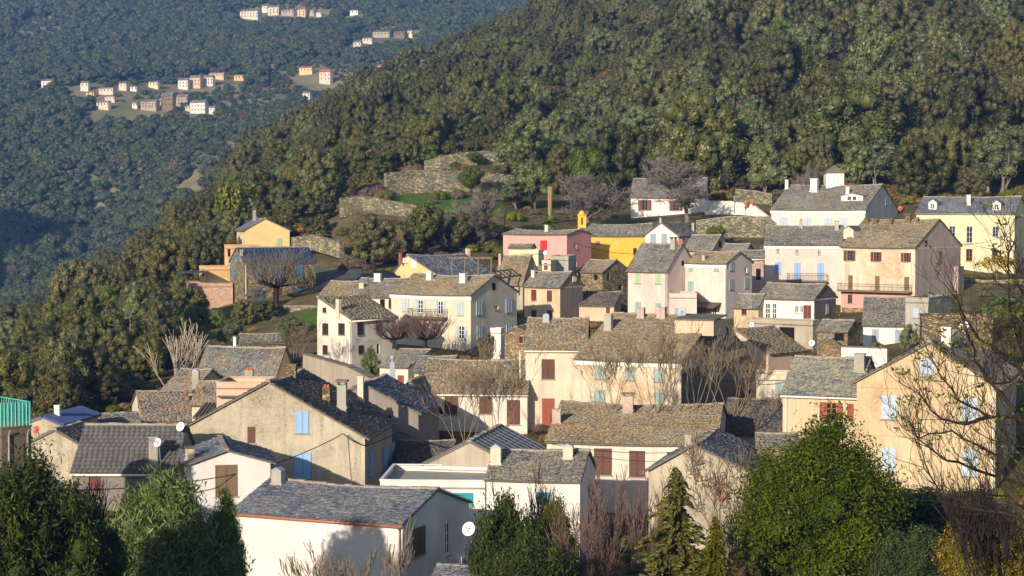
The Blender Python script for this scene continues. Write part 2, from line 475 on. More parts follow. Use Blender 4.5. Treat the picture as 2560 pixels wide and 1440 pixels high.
M['frame'] = paint('white_frame', lin(232, 230, 224), .5, .1)
M['glass'] = flat('window_glass', (.018, .022, .028, 1), .08, .6)
M['void'] = flat('dark_opening', (.014, .012, .011, 1), .9, .1)
M['trim'] = paint('white_trim', lin(238, 232, 220), .6, .15)
M['copper'] = paint('copper_gutter', lin(176, 112, 88), .45, .2)
M['zinc'] = flat('zinc', lin(150, 160, 172), .45, .5, .3)
M['black'] = flat('black_cable', (.01, .01, .011, 1), .6, .3)
M['iron'] = flat('rusty_iron', lin(82, 66, 56), .7, .3)
M['dishw'] = flat('dish_white', lin(226, 226, 226), .5, .4)
M['dishr'] = flat('dish_red', lin(188, 78, 54), .5, .4)
M['dishg'] = flat('dish_grey', lin(160, 164, 172), .5, .4)
M['terra'] = flat('terracotta', lin(196, 104, 70), .8, .2)
M['brickred'] = paint('red_brick', lin(172, 90, 70), .8, .3)
M['turq'] = flat('turquoise_rail', lin(96, 196, 186), .5, .4)
M['steel'] = flat('dark_steel', lin(50, 50, 54), .5, .4)
M['planks'] = paint('grey_wood_planks', lin(120, 104, 88), .85, .5)
# ------------------------------------------------------------------ ground, slopes
def ground_mat(name, c0, c1, c2, sc_=.25):
    t = NT(name)
    c = t.ramp(t.noise(sc_, 7, .65), [(.3, c0), (.5, c1), (.72, c2)])
    c = t.mix(t.ramp(t.noise(2.2, 6, .7), [(.4, 0.0), (.7, .6)]), c, scl(c0, .6))
    t.col(c); t.bump(t.noise(3, 6, .7), .8, .25)
    return t.done(.95, .1)

M['soil'] = ground_mat('slope_ground', lin(80, 80, 48), lin(112, 100, 66), lin(146, 124, 88))
M['farsoil'] = ground_mat('far_slope_ground', lin(110, 112, 74), lin(146, 134, 98), lin(176, 158, 122), .03)
M['grass'] = ground_mat('garden_grass', lin(66, 96, 34), lin(92, 120, 46), lin(122, 132, 66), .8)
M['asphalt'] = ground_mat('village_lane', lin(88, 88, 90), lin(106, 104, 102), lin(120, 116, 110), .6)

def grid_sheet(name, X, Yv, Z, mat, smooth=True):
    ny, nx = X.shape
    V = np.stack([X, Yv, Z], -1).reshape(-1, 3)
    i = np.arange(ny - 1)[:, None] * nx + np.arange(nx - 1)[None, :]
    Q = np.stack([i, i + 1, i + nx + 1, i + nx], -1).reshape(-1, 4)
    me = mesh_quads(name, V, Q, smooth); me.materials.append(mat)
    o = link(bpy.data.objects.new(name, me)); return tag(o, kind='structure')

pxs = np.concatenate([np.linspace(-600, 3300, 131)])
ys = np.exp(np.linspace(math.log(25.0), math.log(1290.0), 190))
PX, YY = np.meshgrid(pxs, ys)
XX = (PX - 1280) / FPX * YY
g = grid_sheet('hillside', XX, YY, ground_np(XX, YY), M['soil'])
# the slope that carries the camera and rises behind it
xs2 = np.linspace(-420, 260, 120); ys2 = np.linspace(-330, 140, 90)
X2, Y2 = np.meshgrid(xs2, ys2)
lim = np.abs(X2) - (np.maximum(Y2, 25) * 0.40)
Z2 = ground_np(X2, Y2)
# only outside the fan that the main sheet covers, or behind it
Z2 = np.where((Y2 > 25) & (X2 > -0.385 * Y2) & (X2 < 0.42 * Y2), Z2 - 1.2, Z2)
grid_sheet('hillside_behind', X2, Y2, Z2 - .05, M['soil'])
# spur added out of view on the left, to throw shade into the valley
sx, sy = np.meshgrid(np.linspace(-1, 1, 40), np.linspace(-1, 1, 40))
SXX = -405 + sx * 150 + sy * -60; SYY = 585 + sy * 170
SZ = -70 + 172 * np.exp(-(sx * 1.9) ** 2 - (sy * 1.6) ** 2) + 16 * np.sin(sx * 7 + 1) * np.sin(sy * 6) + 7 * np.sin(sx * 19) * np.sin(sy * 15 + 2)
grid_sheet('added_shade_spur', SXX, SYY, SZ, M['farsoil'])
# far side of the valley
pf = np.linspace(-500, 1800, 120); yf = np.exp(np.linspace(math.log(625.0), math.log(2450.0), 180))
PF, YF = np.meshgrid(pf, yf)
XF = (PF - 1280) / FPX * YF
grid_sheet('far_mountain', XF, YF, far_np(XF, YF), M['farsoil'])

# ------------------------------------------------------------------ slates
def slate_rows(O, e1, e2, w=.4, ex=.22, thick=.035, regular=False, seed=0):
    """arrays describing every slate of one roof plane: corner data in plane coordinates"""
    r = np.random.default_rng(seed)
    L = e1.length; S = e2.length
    out = []
    nrow = max(2, int(round(S / ex))); exx = S / nrow
    for j in range(nrow):
        x = -r.uniform(0, w)
        xs = []
        while x < L:
            ww = w if regular else w * r.uniform(.55, 1.5)
            xs.append((x, min(x + ww, L))); x += ww
        for (x0, x1) in xs:
            x0 = max(x0, 0)
            if x1 - x0 < .06: continue
            out.append((x0 + (0 if regular else .006), x1 - .006, j * exx, j))
    A = np.array(out)
    return A, exx

def slate_geo(O, e1, e2, A, exx, thick, regular, seed, sag=0.0):
    r = np.random.default_rng(seed + 5)
    n = len(A)
    u1 = np.array(e1.normalized()); u2 = np.array(e2.normalized()); nn = np.cross(u1, u2)
    if nn[2] < 0: nn = -nn
    O = np.array(O)
    j = .0 if regular else 1.0
    x0 = A[:, 0]; x1 = A[:, 1]; y0 = A[:, 2] + j * r.uniform(-.07, .05, n); y1 = A[:, 2] + exx * 1.35
    y1 = np.minimum(y1, e2.length)
    sk = j * r.uniform(-.05, .05, n)
    lift = exx * .14 + j * r.uniform(0, .035, n)
    th = thick * (1 + j * r.uniform(-.4, 1.0, n))
    tw = j * r.uniform(-.015, .015, n)
    Lx, Ly = e1.length, e2.length
    def P(x, y, h):
        return O + x[:, None] * u1 + y[:, None] * u2 + h[:, None] * nn + (sag * np.sin(PI * np.clip(x / Lx, 0, 1)) * (.35 + .65 * y / Ly))[:, None] * np.array([0, 0, -1.0])
    z = np.zeros(n)
    v = np.stack([P(x0, y0, lift + tw), P(x1, y0 + sk, lift - tw), P(x1, y1, z), P(x0, y1, z),
                  P(x0, y0, lift + tw + th), P(x1, y0 + sk, lift - tw + th), P(x1, y1, z + th * .8), P(x0, y1, z + th * .8)], 1)
    return v, nn

SQ = np.array([[4, 5, 6, 7], [0, 1, 5, 4], [1, 2, 6, 5], [3, 0, 4, 7], [0, 3, 2, 1]])

def slates(planes, root, roofo, mat, w, ex, thick, regular, indiv, seed, name='slate', sag=0.0):
    allv = []; 
    for k, (O, e1, e2) in enumerate(planes):
        nz = e1.cross(e2); nz = nz if nz.z > 0 else -nz
        kk = 1.0 if nz.dot(-O) > 0 else 2.6          # slopes turned away from the picture are laid coarser
        A, exx = slate_rows(O, e1, e2, w * kk, ex * kk, thick, regular, seed + k)
        v, nn = slate_geo(O, e1, e2, A, exx, thick, regular, seed + k, sag)
        face = float(np.dot(nn, -np.array(O) / np.linalg.norm(np.array(O))))
        size = np.linalg.norm(v[:, 1] - v[:, 0], axis=1) * (max(face, 0)) / v[:, 0, 1]
        # only those inside the picture can be picked out
        c = v.mean(1); d = c[:, 1] * cp - c[:, 2] * sp
        px = 1280 + FPX * c[:, 0] / d; py = 720 - FPX * (c[:, 1] * sp + c[:, 2] * cp) / d
        size = np.where((px > 0) & (px < 2560) & (py > 0) & (py < 1440), size, 0)
        allv.append((v, size))
    V = np.concatenate([a for a, b in allv]); S = np.concatenate([b for a, b in allv])
    loc = np.array(root.location)
    order = np.argsort(-S)
    single = order[:indiv][S[order[:indiv]] > 0] if indiv else np.array([], int)
    for i in single:
        vv = V[i] - loc; c = vv.mean(0)
        me = mesh_quads(name, vv - c, SQ); me.materials.append(mat)
        o = bpy.data.objects.new(name, me); o.location = c; o.parent = roofo; COL.objects.link(o)
    rest = np.setdiff1d(np.arange(len(V)), single)
    if len(rest):
        vv = (V[rest] - loc).reshape(-1, 3)
        q = (SQ[None, :4] + 8 * np.arange(len(rest))[:, None, None]).reshape(-1, 4)
        me = mesh_quads('roof_covering', vv, q); me.materials.append(mat)
        face_attr(me, 'rnd', np.repeat(np.random.default_rng(seed).random(len(rest)), 4))
        o = bpy.data.objects.new('roof_covering', me); o.parent = roofo; o['kind'] = 'stuff'; COL.objects.link(o)

# ------------------------------------------------------------------ shared joinery meshes (unit size, scaled per opening)
def unit_shutter(mat, slats=11):
    b = MB(); f = .11
    b.box((0, 0, 0), (f, 0, 0), (0, 1, 0), (0, 0, 1)); b.box((1 - f, 0, 0), (f, 0, 0), (0, 1, 0), (0, 0, 1))
    for z, h in ((0, .07), (.47, .06), (.93, .07)): b.box((f, .05, z), (1 - 2 * f, 0, 0), (0, .9, 0), (0, 0, h))
    for lo, hi in ((.07, .47), (.53, .93)):
        n = slats // 2
        for k in range(n):
            z = lo + (hi - lo) * k / n; h = (hi - lo) / n
            b.box((f, .75, z), (1 - 2 * f, 0, 0), (0, -.55, h * .95), (0, .12, h * .2))
    return b.mesh('shutter', mat)
def unit_plank(mat):
    b = MB()
    for k in range(4): b.box((k / 4 + .008, 0, 0), (.234, 0, 0), (0, .7, 0), (0, 0, 1))
    for z in (.15, .8): b.box((.03, .7, z), (.94, 0, 0), (0, .3, 0), (0, 0, .08))
    return b.mesh('plank_shutter', mat)
def unit_frame(mat, cross=3):
    b = MB(); f = .09; g = .06
    b.box((0, 0, 0), (f, 0, 0), (0, 1, 0), (0, 0, 1)); b.box((1 - f, 0, 0), (f, 0, 0), (0, 1, 0), (0, 0, 1))
    b.box((f, 0, 0), (1 - 2 * f, 0, 0), (0, 1, 0), (0, 0, g)); b.box((f, 0, 1 - g), (1 - 2 * f, 0, 0), (0, 1, 0), (0, 0, g))
    b.box((.5 - .06, 0, g), (.12, 0, 0), (0, .95, 0), (0, 0, 1 - 2 * g))
    for k in range(1, cross):
        z = g + (1 - 2 * g) * k / cross
        b.box((f, .1, z - .015), (.5 - .06 - f, 0, 0), (0, .7, 0), (0, 0, .03)); b.box((.56, .1, z - .015), (.5 - .06 - f, 0, 0), (0, .7, 0), (0, 0, .03))
    return b.mesh('window_frame', mat)
def unit_box(name, mat):
    b = MB(); b.box((0, 0, 0), (1, 0, 0), (0, 1, 0), (0, 0, 1)); return b.mesh(name, mat)
UNIT = {}
def unit(kind, mk):
    key = (kind, mk)
    if key not in UNIT:
        UNIT[key] = {'sh': lambda: unit_shutter(M[mk]), 'plank': lambda: unit_plank(M[mk]), 'frame': lambda: unit_frame(M[mk]),
                     'box': lambda: unit_box('panel', M[mk])}[kind]()
    return UNIT[key]

def put_unit(name, me, parent, root, o, u, n, size):
    """unit mesh at world point o: u along the wall, n outward, z up; size = width, depth, height"""
    ob = bpy.data.objects.new(name, me)
    u = Vector(u) * size[0]; nn = Vector(n) * size[1]; l = Vector(o) - root.location
    ob.parent = parent
    ob.matrix_basis = Matrix(((u.x, nn.x, 0, l.x), (u.y, nn.y, 0, l.y), (u.z, nn.z, size[2], l.z), (0, 0, 0, 1)))
    COL.objects.link(ob); return ob

# ------------------------------------------------------------------ houses
HSEED = [100]
class House:
    def __init__(s, name, label, C, Y, th, xa, xb=None, B=None, side='R', ridge='a', apex=None, rf=.5, roof='r_grey', wall='cream',
                 ops=(), chim=(), ov=.22, ovg=.12, gutter=None, down=None, base=None, cat='house', group=None, kind='gable',
                 w=None, ex=None, thick=.035, regular=False, indiv=None, far=False, cornice=None, ridge_cap=True, parapet=.35):
        s.Y = Y; th = math.radians(th); s.side = side; s.wallm = M[wall]
        s.C = at(C[0], C[1], Y)
        if side == 'R': s.ea = Vector((-math.cos(th), math.sin(th), 0)); s.eb = Vector((math.sin(th), math.cos(th), 0))
        else: s.ea = Vector((math.cos(th), math.sin(th), 0)); s.eb = Vector((-math.sin(th), math.cos(th), 0))
        s.A = s.solve(s.ea, xa)
        s.B = B if B is not None else s.solve(s.eb, xb)
        s.A = max(1.0, min(s.A, 40)); s.B = max(1.0, min(s.B, 16))
        A, B = s.A, s.B
        s.rise = 0.0; s.ridge = ridge; s.rf = rf; s.kind = kind
        if kind == 'gable':
            P = s.C + (s.eb * (B * rf) if ridge == 'a' else s.ea * (A * rf))
            s.rise = max(.25, ray(0, apex)[1] * P.y - s.C.z)
        gf = (lambda p: float(far_np([p.x], [p.y])[0])) if far else (lambda p: ground(p.x, p.y))
        cs = [s.W(a, b, 0) for a in (0, A) for b in (0, B)]
        zb = min(gf(c) for c in cs) - .6
        if base is not None: zb = min(zb, ray(0, base)[1] * Y)
        s.zb = min(zb - s.C.z, -1.2)
        mid = s.W(A / 2, B / 2, 0)
        s.root = empty(name, (mid.x, mid.y, s.C.z + s.zb + .6), label, cat, group)
        HSEED[0] += 17; s.seed = HSEED[0]
        s.walls(ops)
        s.planes = []
        if kind == 'gable': s.make_roof(roof, ov, ovg, w, ex, thick, regular, indiv, ridge_cap)
        else: s.make_flat(roof, parapet)
        s.openings(ops)
        if gutter: s.gutter(gutter, ov)
        if cornice: s.cornice(cornice)
        if down:
            for d in (down if isinstance(down, list) else [down]): s.downpipe(*d)
        for c in chim: s.chimney(*c)
    def solve(s, e, px):
        k = (px - 1280.0) / FPX
        Cd = s.C.y * cp - s.C.z * sp
        den = e.x - k * e.y * cp
        return (k * Cd - s.C.x) / den
    def W(s, a, b, z): return s.C + s.ea * a + s.eb * b + Vector((0, 0, z))
    def on_front(s, px, py):
        rx, rz = ray(px, py); r = Vector((rx, 1, rz)); t = s.C.dot(s.eb) / r.dot(s.eb)
        q = r * t - s.C; return q.dot(s.ea), q.z
    def on_side(s, px, py):
        rx, rz = ray(px, py); r = Vector((rx, 1, rz)); t = s.C.dot(s.ea) / r.dot(s.ea)
        q = r * t - s.C; return q.dot(s.eb), q.z
    def rect(s, op):
        f, x0, y0, x1, y1 = op[:5]
        fn = s.on_front if f == 'f' else s.on_side
        a0 = fn(x0, (y0 + y1) / 2)[0]; a1 = fn(x1, (y0 + y1) / 2)[0]
        z1 = fn((x0 + x1) / 2, y0)[1]; z0 = fn((x0 + x1) / 2, y1)[1]
        if a0 > a1: a0, a1 = a1, a0
        return a0, a1, z0, z1
    def walls(s, ops):
        A, B, zb = s.A, s.B, s.zb
        b = MB()
        s.holes = {}
        for f, L in (('f', A), ('s', B)):
            hs = []
            for i, op in enumerate(ops):
                if op[0] == f and op[5] in ('win', 'wino', 'dark', 'door'):
                    r = s.rect(op)
                    pan = [s.rect(q) for q in ops if q[0] == f and q[5] == 'panel']
                    if any(r[1] > h[0] and r[0] < h[1] and r[3] > h[2] and r[2] < h[3] for h in pan): continue
                    if r[0] > .05 and r[1] < L - .05 and r[2] > zb + .1 and r[3] < -.03:
                        if all(r[1] < h[0] or r[0] > h[1] or r[3] < h[2] or r[2] > h[3] for h in hs):
                            hs.append(r); s.holes[i] = r
            us = sorted({0, L} | {h[0] for h in hs} | {h[1] for h in hs}); zs = sorted({zb, 0} | {h[2] for h in hs} | {h[3] for h in hs})
            P = (lambda u, z, d=0: s.W(u, d, z)) if f == 'f' else (lambda u, z, d=0: s.W(d, u, z))
            for i in range(len(us) - 1):
                for j in range(len(zs) - 1):
                    cu = (us[i] + us[i + 1]) / 2; cz = (zs[j] + zs[j + 1]) / 2
                    if any(h[0] < cu < h[1] and h[2] < cz < h[3] for h in hs): continue
                    b.quad(P(us[i], zs[j]), P(us[i + 1], zs[j]), P(us[i + 1], zs[j + 1]), P(us[i], zs[j + 1]))
            for (u0, u1, z0, z1) in hs:
                d = .22
                b.quad(P(u0, z0), P(u0, z1), P(u0, z1, d), P(u0, z0, d)); b.quad(P(u1, z0), P(u1, z0, d), P(u1, z1, d), P(u1, z1))
                b.quad(P(u0, z0), P(u0, z0, d), P(u1, z0, d), P(u1, z0)); b.quad(P(u0, z1), P(u1, z1), P(u1, z1, d), P(u0, z1, d))
        b.quad(s.W(A, 0, zb), s.W(A, B, zb), s.W(A, B, 0), s.W(A, 0, 0))
        b.quad(s.W(0, B, zb), s.W(0, B, 0), s.W(A, B, 0), s.W(A, B, zb))
        if s.kind == 'gable':
            h = s.rise
            if s.ridge == 'a':
                m = B * s.rf
                for a in (0, A): b.quad(s.W(a, 0, 0), s.W(a, B, 0), s.W(a, m, h))
                if s.rf > .95: b.quad(s.W(0, B, 0), s.W(A, B, 0), s.W(A, B, h), s.W(0, B, h))
            else:
                m = A * s.rf
                for q in (0, B): b.quad(s.W(0, q, 0), s.W(A, q, 0), s.W(m, q, h))
                if s.rf > .95: b.quad(s.W(A, 0, 0), s.W(A, B, 0), s.W(A, B, h), s.W(A, 0, h))
                if s.rf < .05: b.quad(s.W(0, 0, 0), s.W(0, B, 0), s.W(0, B, h), s.W(0, 0, h))
        s.wall = b.build('wall', s.wallm, s.root, s.root)
    def make_roof(s, roof, ov, ovg, w, ex, thick, regular, indiv, ridge_cap):
        A, B, h, rf = s.A, s.B, s.rise, s.rf
        pl = []
        if s.ridge == 'a':
            m = B * rf
            if m > .3:
                k = h / m; pl.append((s.W(-ovg, -ov, -ov * k), s.W(A + ovg, -ov, -ov * k), s.W(-ovg, m, h)))
            if B - m > .3:
                k = h / (B - m); pl.append((s.W(A + ovg, B + ov, -ov * k), s.W(-ovg, B + ov, -ov * k), s.W(A + ovg, m, h)))
            rl = (s.W(-ovg, m, h), s.W(A + ovg, m, h))
        else:
            m = A * rf
            if m > .3:
                k = h / m; pl.append((s.W(-ov, B + ovg, -ov * k), s.W(-ov, -ovg, -ov * k), s.W(m, B + ovg, h)))
            if A - m > .3:
                k = h / (A - m); pl.append((s.W(A + ov, -ovg, -ov * k), s.W(A + ov, B + ovg, -ov * k), s.W(m, -ovg, h)))
            rl = (s.W(m, -ovg, h), s.W(m, B + ovg, h))
        b = MB()
        s.sag = 0.0 if regular or roof in ('r_metal', 'r_sheet', 'r_corr', 'r_tile') or s.Y > 400 else min(.26, .018 * (pl[0][1] - pl[0][0]).length) * random.Random(s.seed + 1).uniform(.4, 1.3)
        for (O, P1, P2) in pl:
            e1 = P1 - O; e2 = P2 - O
            n = e1.cross(e2).normalized()
            if n.z < 0: n = -n
            N_ = 10; dn = lambda t, v: Vector((0, 0, -s.sag * math.sin(PI * t) * (.35 + .65 * v)))
            for i_ in range(N_):
                q4 = [O + e1 * t_ + e2 * v_ + dn(t_, v_) + n * .004 for t_, v_ in ((i_ / N_, 0), ((i_ + 1) / N_, 0), ((i_ + 1) / N_, 1), (i_ / N_, 1))]
                t4 = [p_ + n * .1 for p_ in q4]
                b.quad(*q4); b.quad(*t4); b.quad(q4[0], q4[1], t4[1], t4[0]); b.quad(q4[3], q4[2], t4[2], t4[3])
                if i_ == 0: b.quad(q4[0], q4[3], t4[3], t4[0])
                if i_ == N_ - 1: b.quad(q4[1], q4[2], t4[2], t4[1])
            s.planes.append((O + n * .104, e1, e2))
        s.roofo = b.build('roof', M['slab'], s.root, s.root)
        w = w or (.30 if s.Y < 170 else .36); ex = ex or (.15 if s.Y < 170 else .19)
        if s.Y > 900: w = 1.4; ex = .7
        if indiv is None: indiv = 300 if s.Y <= 141 else 0
        if roof in ('r_metal',):
            bb = MB()
            for (O, e1, e2) in s.planes:
                n = e1.cross(e2).normalized(); n = n if n.z > 0 else -n
                k = max(3, int(e2.length / .42))
                for j in range(k): bb.box(O + e2 * (j / k) + n * .03, e1, e2 / k * 1.02 - n * .03, n * .03)
                q = max(3, int(e1.length / .9))
                for j in range(q + 1): bb.box(O + e1 * (j / q * .99) + n * .04, e1.normalized() * .08, e2, n * .06)
            bb.build('metal_tiles', M[roof], s.roofo, s.root)
        elif roof in ('r_sheet', 'r_corr'):
            bb = MB()
            for (O, e1, e2) in s.planes:
                n = e1.cross(e2).normalized(); n = n if n.z > 0 else -n
                bb.box(O, e1, e2, n * .03)
                q = max(4, int(e1.length / .26))
                for j in range(q): bb.box(O + e1 * (j / q) + n * .03, e1 / q * .5, e2, n * .07)
            bb.build('corrugated_sheet', M[roof], s.roofo, s.root)
        else:
            slates(s.planes, s.root, s.roofo, M[roof], w, ex, thick, regular, indiv, s.seed, 'roof_tile' if roof in ('r_tile', 'r_red') else 'slate', s.sag)
        if ridge_cap and s.Y < 400 and roof not in ('r_sheet', 'r_corr'):
            bb = MB(); d = rl[1] - rl[0]; L = d.length; d.normalize(); x = 0
            r = random.Random(s.seed); pr = d.cross(Vector((0, 0, 1)))
            while x < L - .05:
                q = min(r.uniform(.3, .6), L - x); hh = r.uniform(.06, .11)
                bb.box(rl[0] + d * x - pr * .16 + Vector((0, 0, .06 + r.uniform(-.02, .02) - s.sag * math.sin(PI * x / L))), d * (q - .01), pr * .32, Vector((0, 0, hh + .06)))
                x += q
            bb.build('ridge_cap', M['ridge'], s.roofo, s.root)
    def make_flat(s, roof, par):
        A, B = s.A, s.B
        b = MB(); t = .2
        b.box(s.W(.0, 0, -.5), s.ea * A, s.eb * B, Vector((0, 0, .12)))
        s.roofo = b.build('terrace_floor', M['concrete'], s.root, s.root)
        b = MB(); o = .04
        b.box(s.W(-o, -o, 0), s.ea * (A + 2 * o), s.eb * t, Vector((0, 0, .07)))
        b.box(s.W(-o, B - t + o, 0), s.ea * (A + 2 * o), s.eb * t, Vector((0, 0, .07)))
        b.box(s.W(-o, t - o, 0), s.ea * t, s.eb * (B - 2 * t + 2 * o), Vector((0, 0, .07)))
        b.box(s.W(A - t + o, t - o, 0), s.ea * t, s.eb * (B - 2 * t + 2 * o), Vector((0, 0, .07)))
        b.build('coping', s.wallm if par else M['ridge'], s.root, s.root)
        s.planes = [(s.W(0, 0, -.38), s.ea * A, s.eb * B)]
    def openings(s, ops):
        for i, op in enumerate(ops):
            kind, mk = op[5], (op[6] if len(op) > 6 else 's_pale')
            u0, u1, z0, z1 = s.holes.get(i) or s.rect(op)
            f = op[0]
            u = s.ea if f == 'f' else s.eb; n = -s.eb if f == 'f' else -s.ea
            P = lambda a, z, d=0: (s.W(a, -d, z) if f == 'f' else s.W(-d, a, z))
            w = u1 - u0; h = z1 - z0
            if kind in ('sh', 'plank'):
                g = .012
                me = unit('sh' if kind == 'sh' else 'plank', mk)
                nm = 'shutter'
                if w > .55:
                    put_unit(nm, me, s.root, s.root, P(u0, z0, .015), u, n, (w / 2 - g, .06, h)); put_unit(nm, me, s.root, s.root, P(u0 + w / 2 + g, z0, .015), u, n, (w / 2 - g, .06, h))
                else: put_unit(nm, me, s.root, s.root, P(u0, z0, .015), u, n, (w, .06, h))
                if w > .5: put_unit('window_sill', unit('box', 'ridge'), s.root, s.root, P(u0 - .08, z0 - .09, .002), u, n, (w + .16, .1, .06))
            elif kind in ('win', 'wino'):
                d = -.13 if i in s.holes else .02
                fr = put_unit('window', unit('frame', op[7] if len(op) > 7 else 'frame'), s.root, s.root, P(u0, z0, d), u, n, (w, .07, h))
                for q in (0, 1):
                    pu = put_unit('pane', unit('box', 'glass'), s.root, s.root, P(u0 + w * (.09 + q * .47), z0 + h * .06, d + .012), u, n, (w * .35, .02, h * .88))
                    pu.parent = fr; pu.matrix_basis = Matrix(((.35, 0, 0, .09 + q * .47), (0, .3, 0, .2), (0, 0, .88, .06), (0, 0, 0, 1)))
                put_unit('window_sill', unit('box', 'ridge'), s.root, s.root, P(u0 - .06, z0 - .08, .002), u, n, (w + .12, .1, .06))
                if kind == 'wino':
                    put_unit('shutter', unit('sh', mk), s.root, s.root, P(u0 - w * .5 - .02, z0, .015), u, n, (w * .5, .05, h)); put_unit('shutter', unit('sh', mk), s.root, s.root, P(u1 + .02, z0, .015), u, n, (w * .5, .05, h))
            elif kind == 'dark':
                put_unit('opening', unit('box', 'void'), s.root, s.root, P(u0, z0, -.2 if i in s.holes else .012), u, n, (w, .02, h))
            elif kind == 'door':
                d = -.14 if i in s.holes else .01
                put_unit('door', unit('plank', mk), s.root, s.root, P(u0, z0, d), u, n, (w, .06, h))
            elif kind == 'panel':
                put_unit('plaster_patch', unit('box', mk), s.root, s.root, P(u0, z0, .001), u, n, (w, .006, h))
            elif kind == 'band':
                put_unit('string_course', unit('box', mk), s.root, s.root, P(u0, z0, .001), u, n, (w, .06, h))
    def gutter(s, mk, ov):
        k = s.rise / max(.3, (s.B * s.rf if s.ridge == 'a' else s.A * s.rf))
        b = MB(); r = .07
        if s.ridge == 'a': p0, p1 = s.W(-.1, -ov - .05, -ov * k - .03), s.W(s.A + .1, -ov - .05, -ov * k - .03)
        else: p0, p1 = s.W(-ov - .05, -.1, -ov * k - .03), s.W(-ov - .05, s.B + .1, -ov * k - .03)
        b.tube(p0, p1, r, n=8); b.build('gutter', M[mk], s.root, s.root, True)
    def cornice(s, mk):
        b = MB()
        b.box(s.W(-.1, -.16, -.34), s.ea * (s.A + .2), s.eb * .15, Vector((0, 0, .3))); b.box(s.W(-.1, -.1, -.46), s.ea * (s.A + .2), s.eb * .09, Vector((0, 0, .11)))
        b.build('cornice', M[mk], s.root, s.root)
    def downpipe(s, f, u, mk):
        P = (lambda z, d: s.W(u, -d, z)) if f == 'f' else (lambda z, d: s.W(-d, u, z))
        b = MB(); b.path([P(-.1, .28), P(-.35, .1), P(s.zb + .5, .1)], .05); b.build('downpipe', M[mk], s.root, s.root)
    def hit(s, px, py):
        rx, rz = ray(px, py); r = Vector((rx, 1, rz)); best = None; near = None
        for (O, e1, e2) in s.planes:
            n = e1.cross(e2); den = r.dot(n)
            if abs(den) < 1e-9: continue
            t = O.dot(n) / den; q = r * t - O
            u = q.dot(e1) / e1.dot(e1); v = q.dot(e2) / e2.dot(e2)
            e = max(0, -u, u - 1) + max(0, -v, v - 1)
            if e < .03 and t > 0 and (best is None or t < best): best = t
            if near is None or e < near[0]: near = (e, t)
        t = best if best else (near[1] if near and near[0] < .6 else s.Y)
        return r * t
    def chimney(s, x0, x1, yt, ybs, kind='plain', mk='concrete', depth=None):
        p = s.hit((x0 + x1) / 2, ybs)
        w = (x1 - x0) / FPX * p.y / max(.85, abs(s.ea.x) + .5 * abs(s.eb.x)); d = depth or w * .8
        h = ray(0, yt)[1] * p.y - p.z
        o = p - s.ea * (w / 2) - s.eb * .05 - Vector((0, 0, .7))
        b = MB()
        hb = h * (.82 if kind in ('slab', 'metal', 'pot') else .96)
        b.box(o, s.ea * w, s.eb * d, Vector((0, 0, .7 + hb)))
        b.box(p - s.ea * (w * .6) - s.eb * (.05 + d * .1), s.ea * w * 1.2, s.eb * d * 1.2, Vector((0, 0, h * .1)))
        c = b.build('chimney', M[mk], s.root, s.root)
        top = p + Vector((0, 0, hb)); q = MB(); rest = h - hb
        if kind == 'slab':
            for sx in (-.5, .32): q.box(top + s.ea * w * sx - s.eb * .03, s.ea * w * .18, s.eb * d * .9, Vector((0, 0, rest * .6)))
            q.box(top - s.ea * w * .65 - s.eb * (.05 + d * .15) + Vector((0, 0, rest * .6)), s.ea * w * 1.3, s.eb * d * 1.3, Vector((0, 0, rest * .4)))
            q.build('chimney_cap', M['slab'], c, s.root)
        elif kind == 'metal':
            z = Vector((0, 0, rest)); a0 = top - s.ea * w * .56 - s.eb * (.05 + d * .06); e1 = s.ea * w * 1.12; e2 = s.eb * d * 1.12
            r0 = a0 + e1 / 2 + z
            for m2 in (0, 1):
                bb = a0 + e1 * m2; q.quad(bb, bb + e2, r0 + e2, r0)
            q.quad(a0, a0 + e1, r0); q.quad(a0 + e2, a0 + e1 + e2, r0 + e2)
            q.build('chimney_cap', M['zinc'], c, s.root)
        elif kind == 'pot':
            for sx in (-.22, .22): q.lathe(top + s.ea * w * sx + s.eb * d * .4, [(w * .2, 0), (w * .17, rest * .8), (w * .2, rest)], 10)
            q.build('chimney_pot', M['terra'], c, s.root, True)
        else:
            q.box(top - s.ea * w * .58 - s.eb * (.05 + d * .08), s.ea * w * 1.16, s.eb * d * 1.16, Vector((0, 0, max(.06, rest))))
            q.build('chimney_cap', M[mk], c, s.root)
    def railing(s, f, x0, x1, ytop, ybot, mk='iron', slab=True, out=.9, nb=None):
        """balcony or rail in front of a wall face, spanning photograph columns x0..x1"""
        u0, u1, z0, z1 = s.rect((f, x0, ytop, x1, ybot))
        u = s.ea if f == 'f' else s.eb; n = -s.eb if f == 'f' else -s.ea
        P = lambda a, z, d=0: (s.W(a, -d, z) if f == 'f' else s.W(-d, a, z))
        b = MB()
        if slab: b.box(P(u0, z0 - .14, .003), u * (u1 - u0), n * out, Vector((0, 0, .14)))
        else: b.box(P(u0, z0 - .02, out - .03), u * (u1 - u0), n * .03, Vector((0, 0, .03)))
        bal = b.build('balcony', M['slab'] if slab else M[mk], s.root, s.root)
        b = MB(); L = u1 - u0; k = nb or max(6, int(L / .16))
        for i in range(k + 1): b.tube(P(u0 + .03 + (L - .06) * i / k, z0, out - .05), P(u0 + .03 + (L - .06) * i / k, z1, out - .05), .012, n=4, cap=False)
        b.tube(P(u0, z1, out - .05), P(u1, z1, out - .05), .025, n=5); b.tube(P(u0, z0 + .06, out - .05), P(u1, z0 + .06, out - .05), .018, n=5)
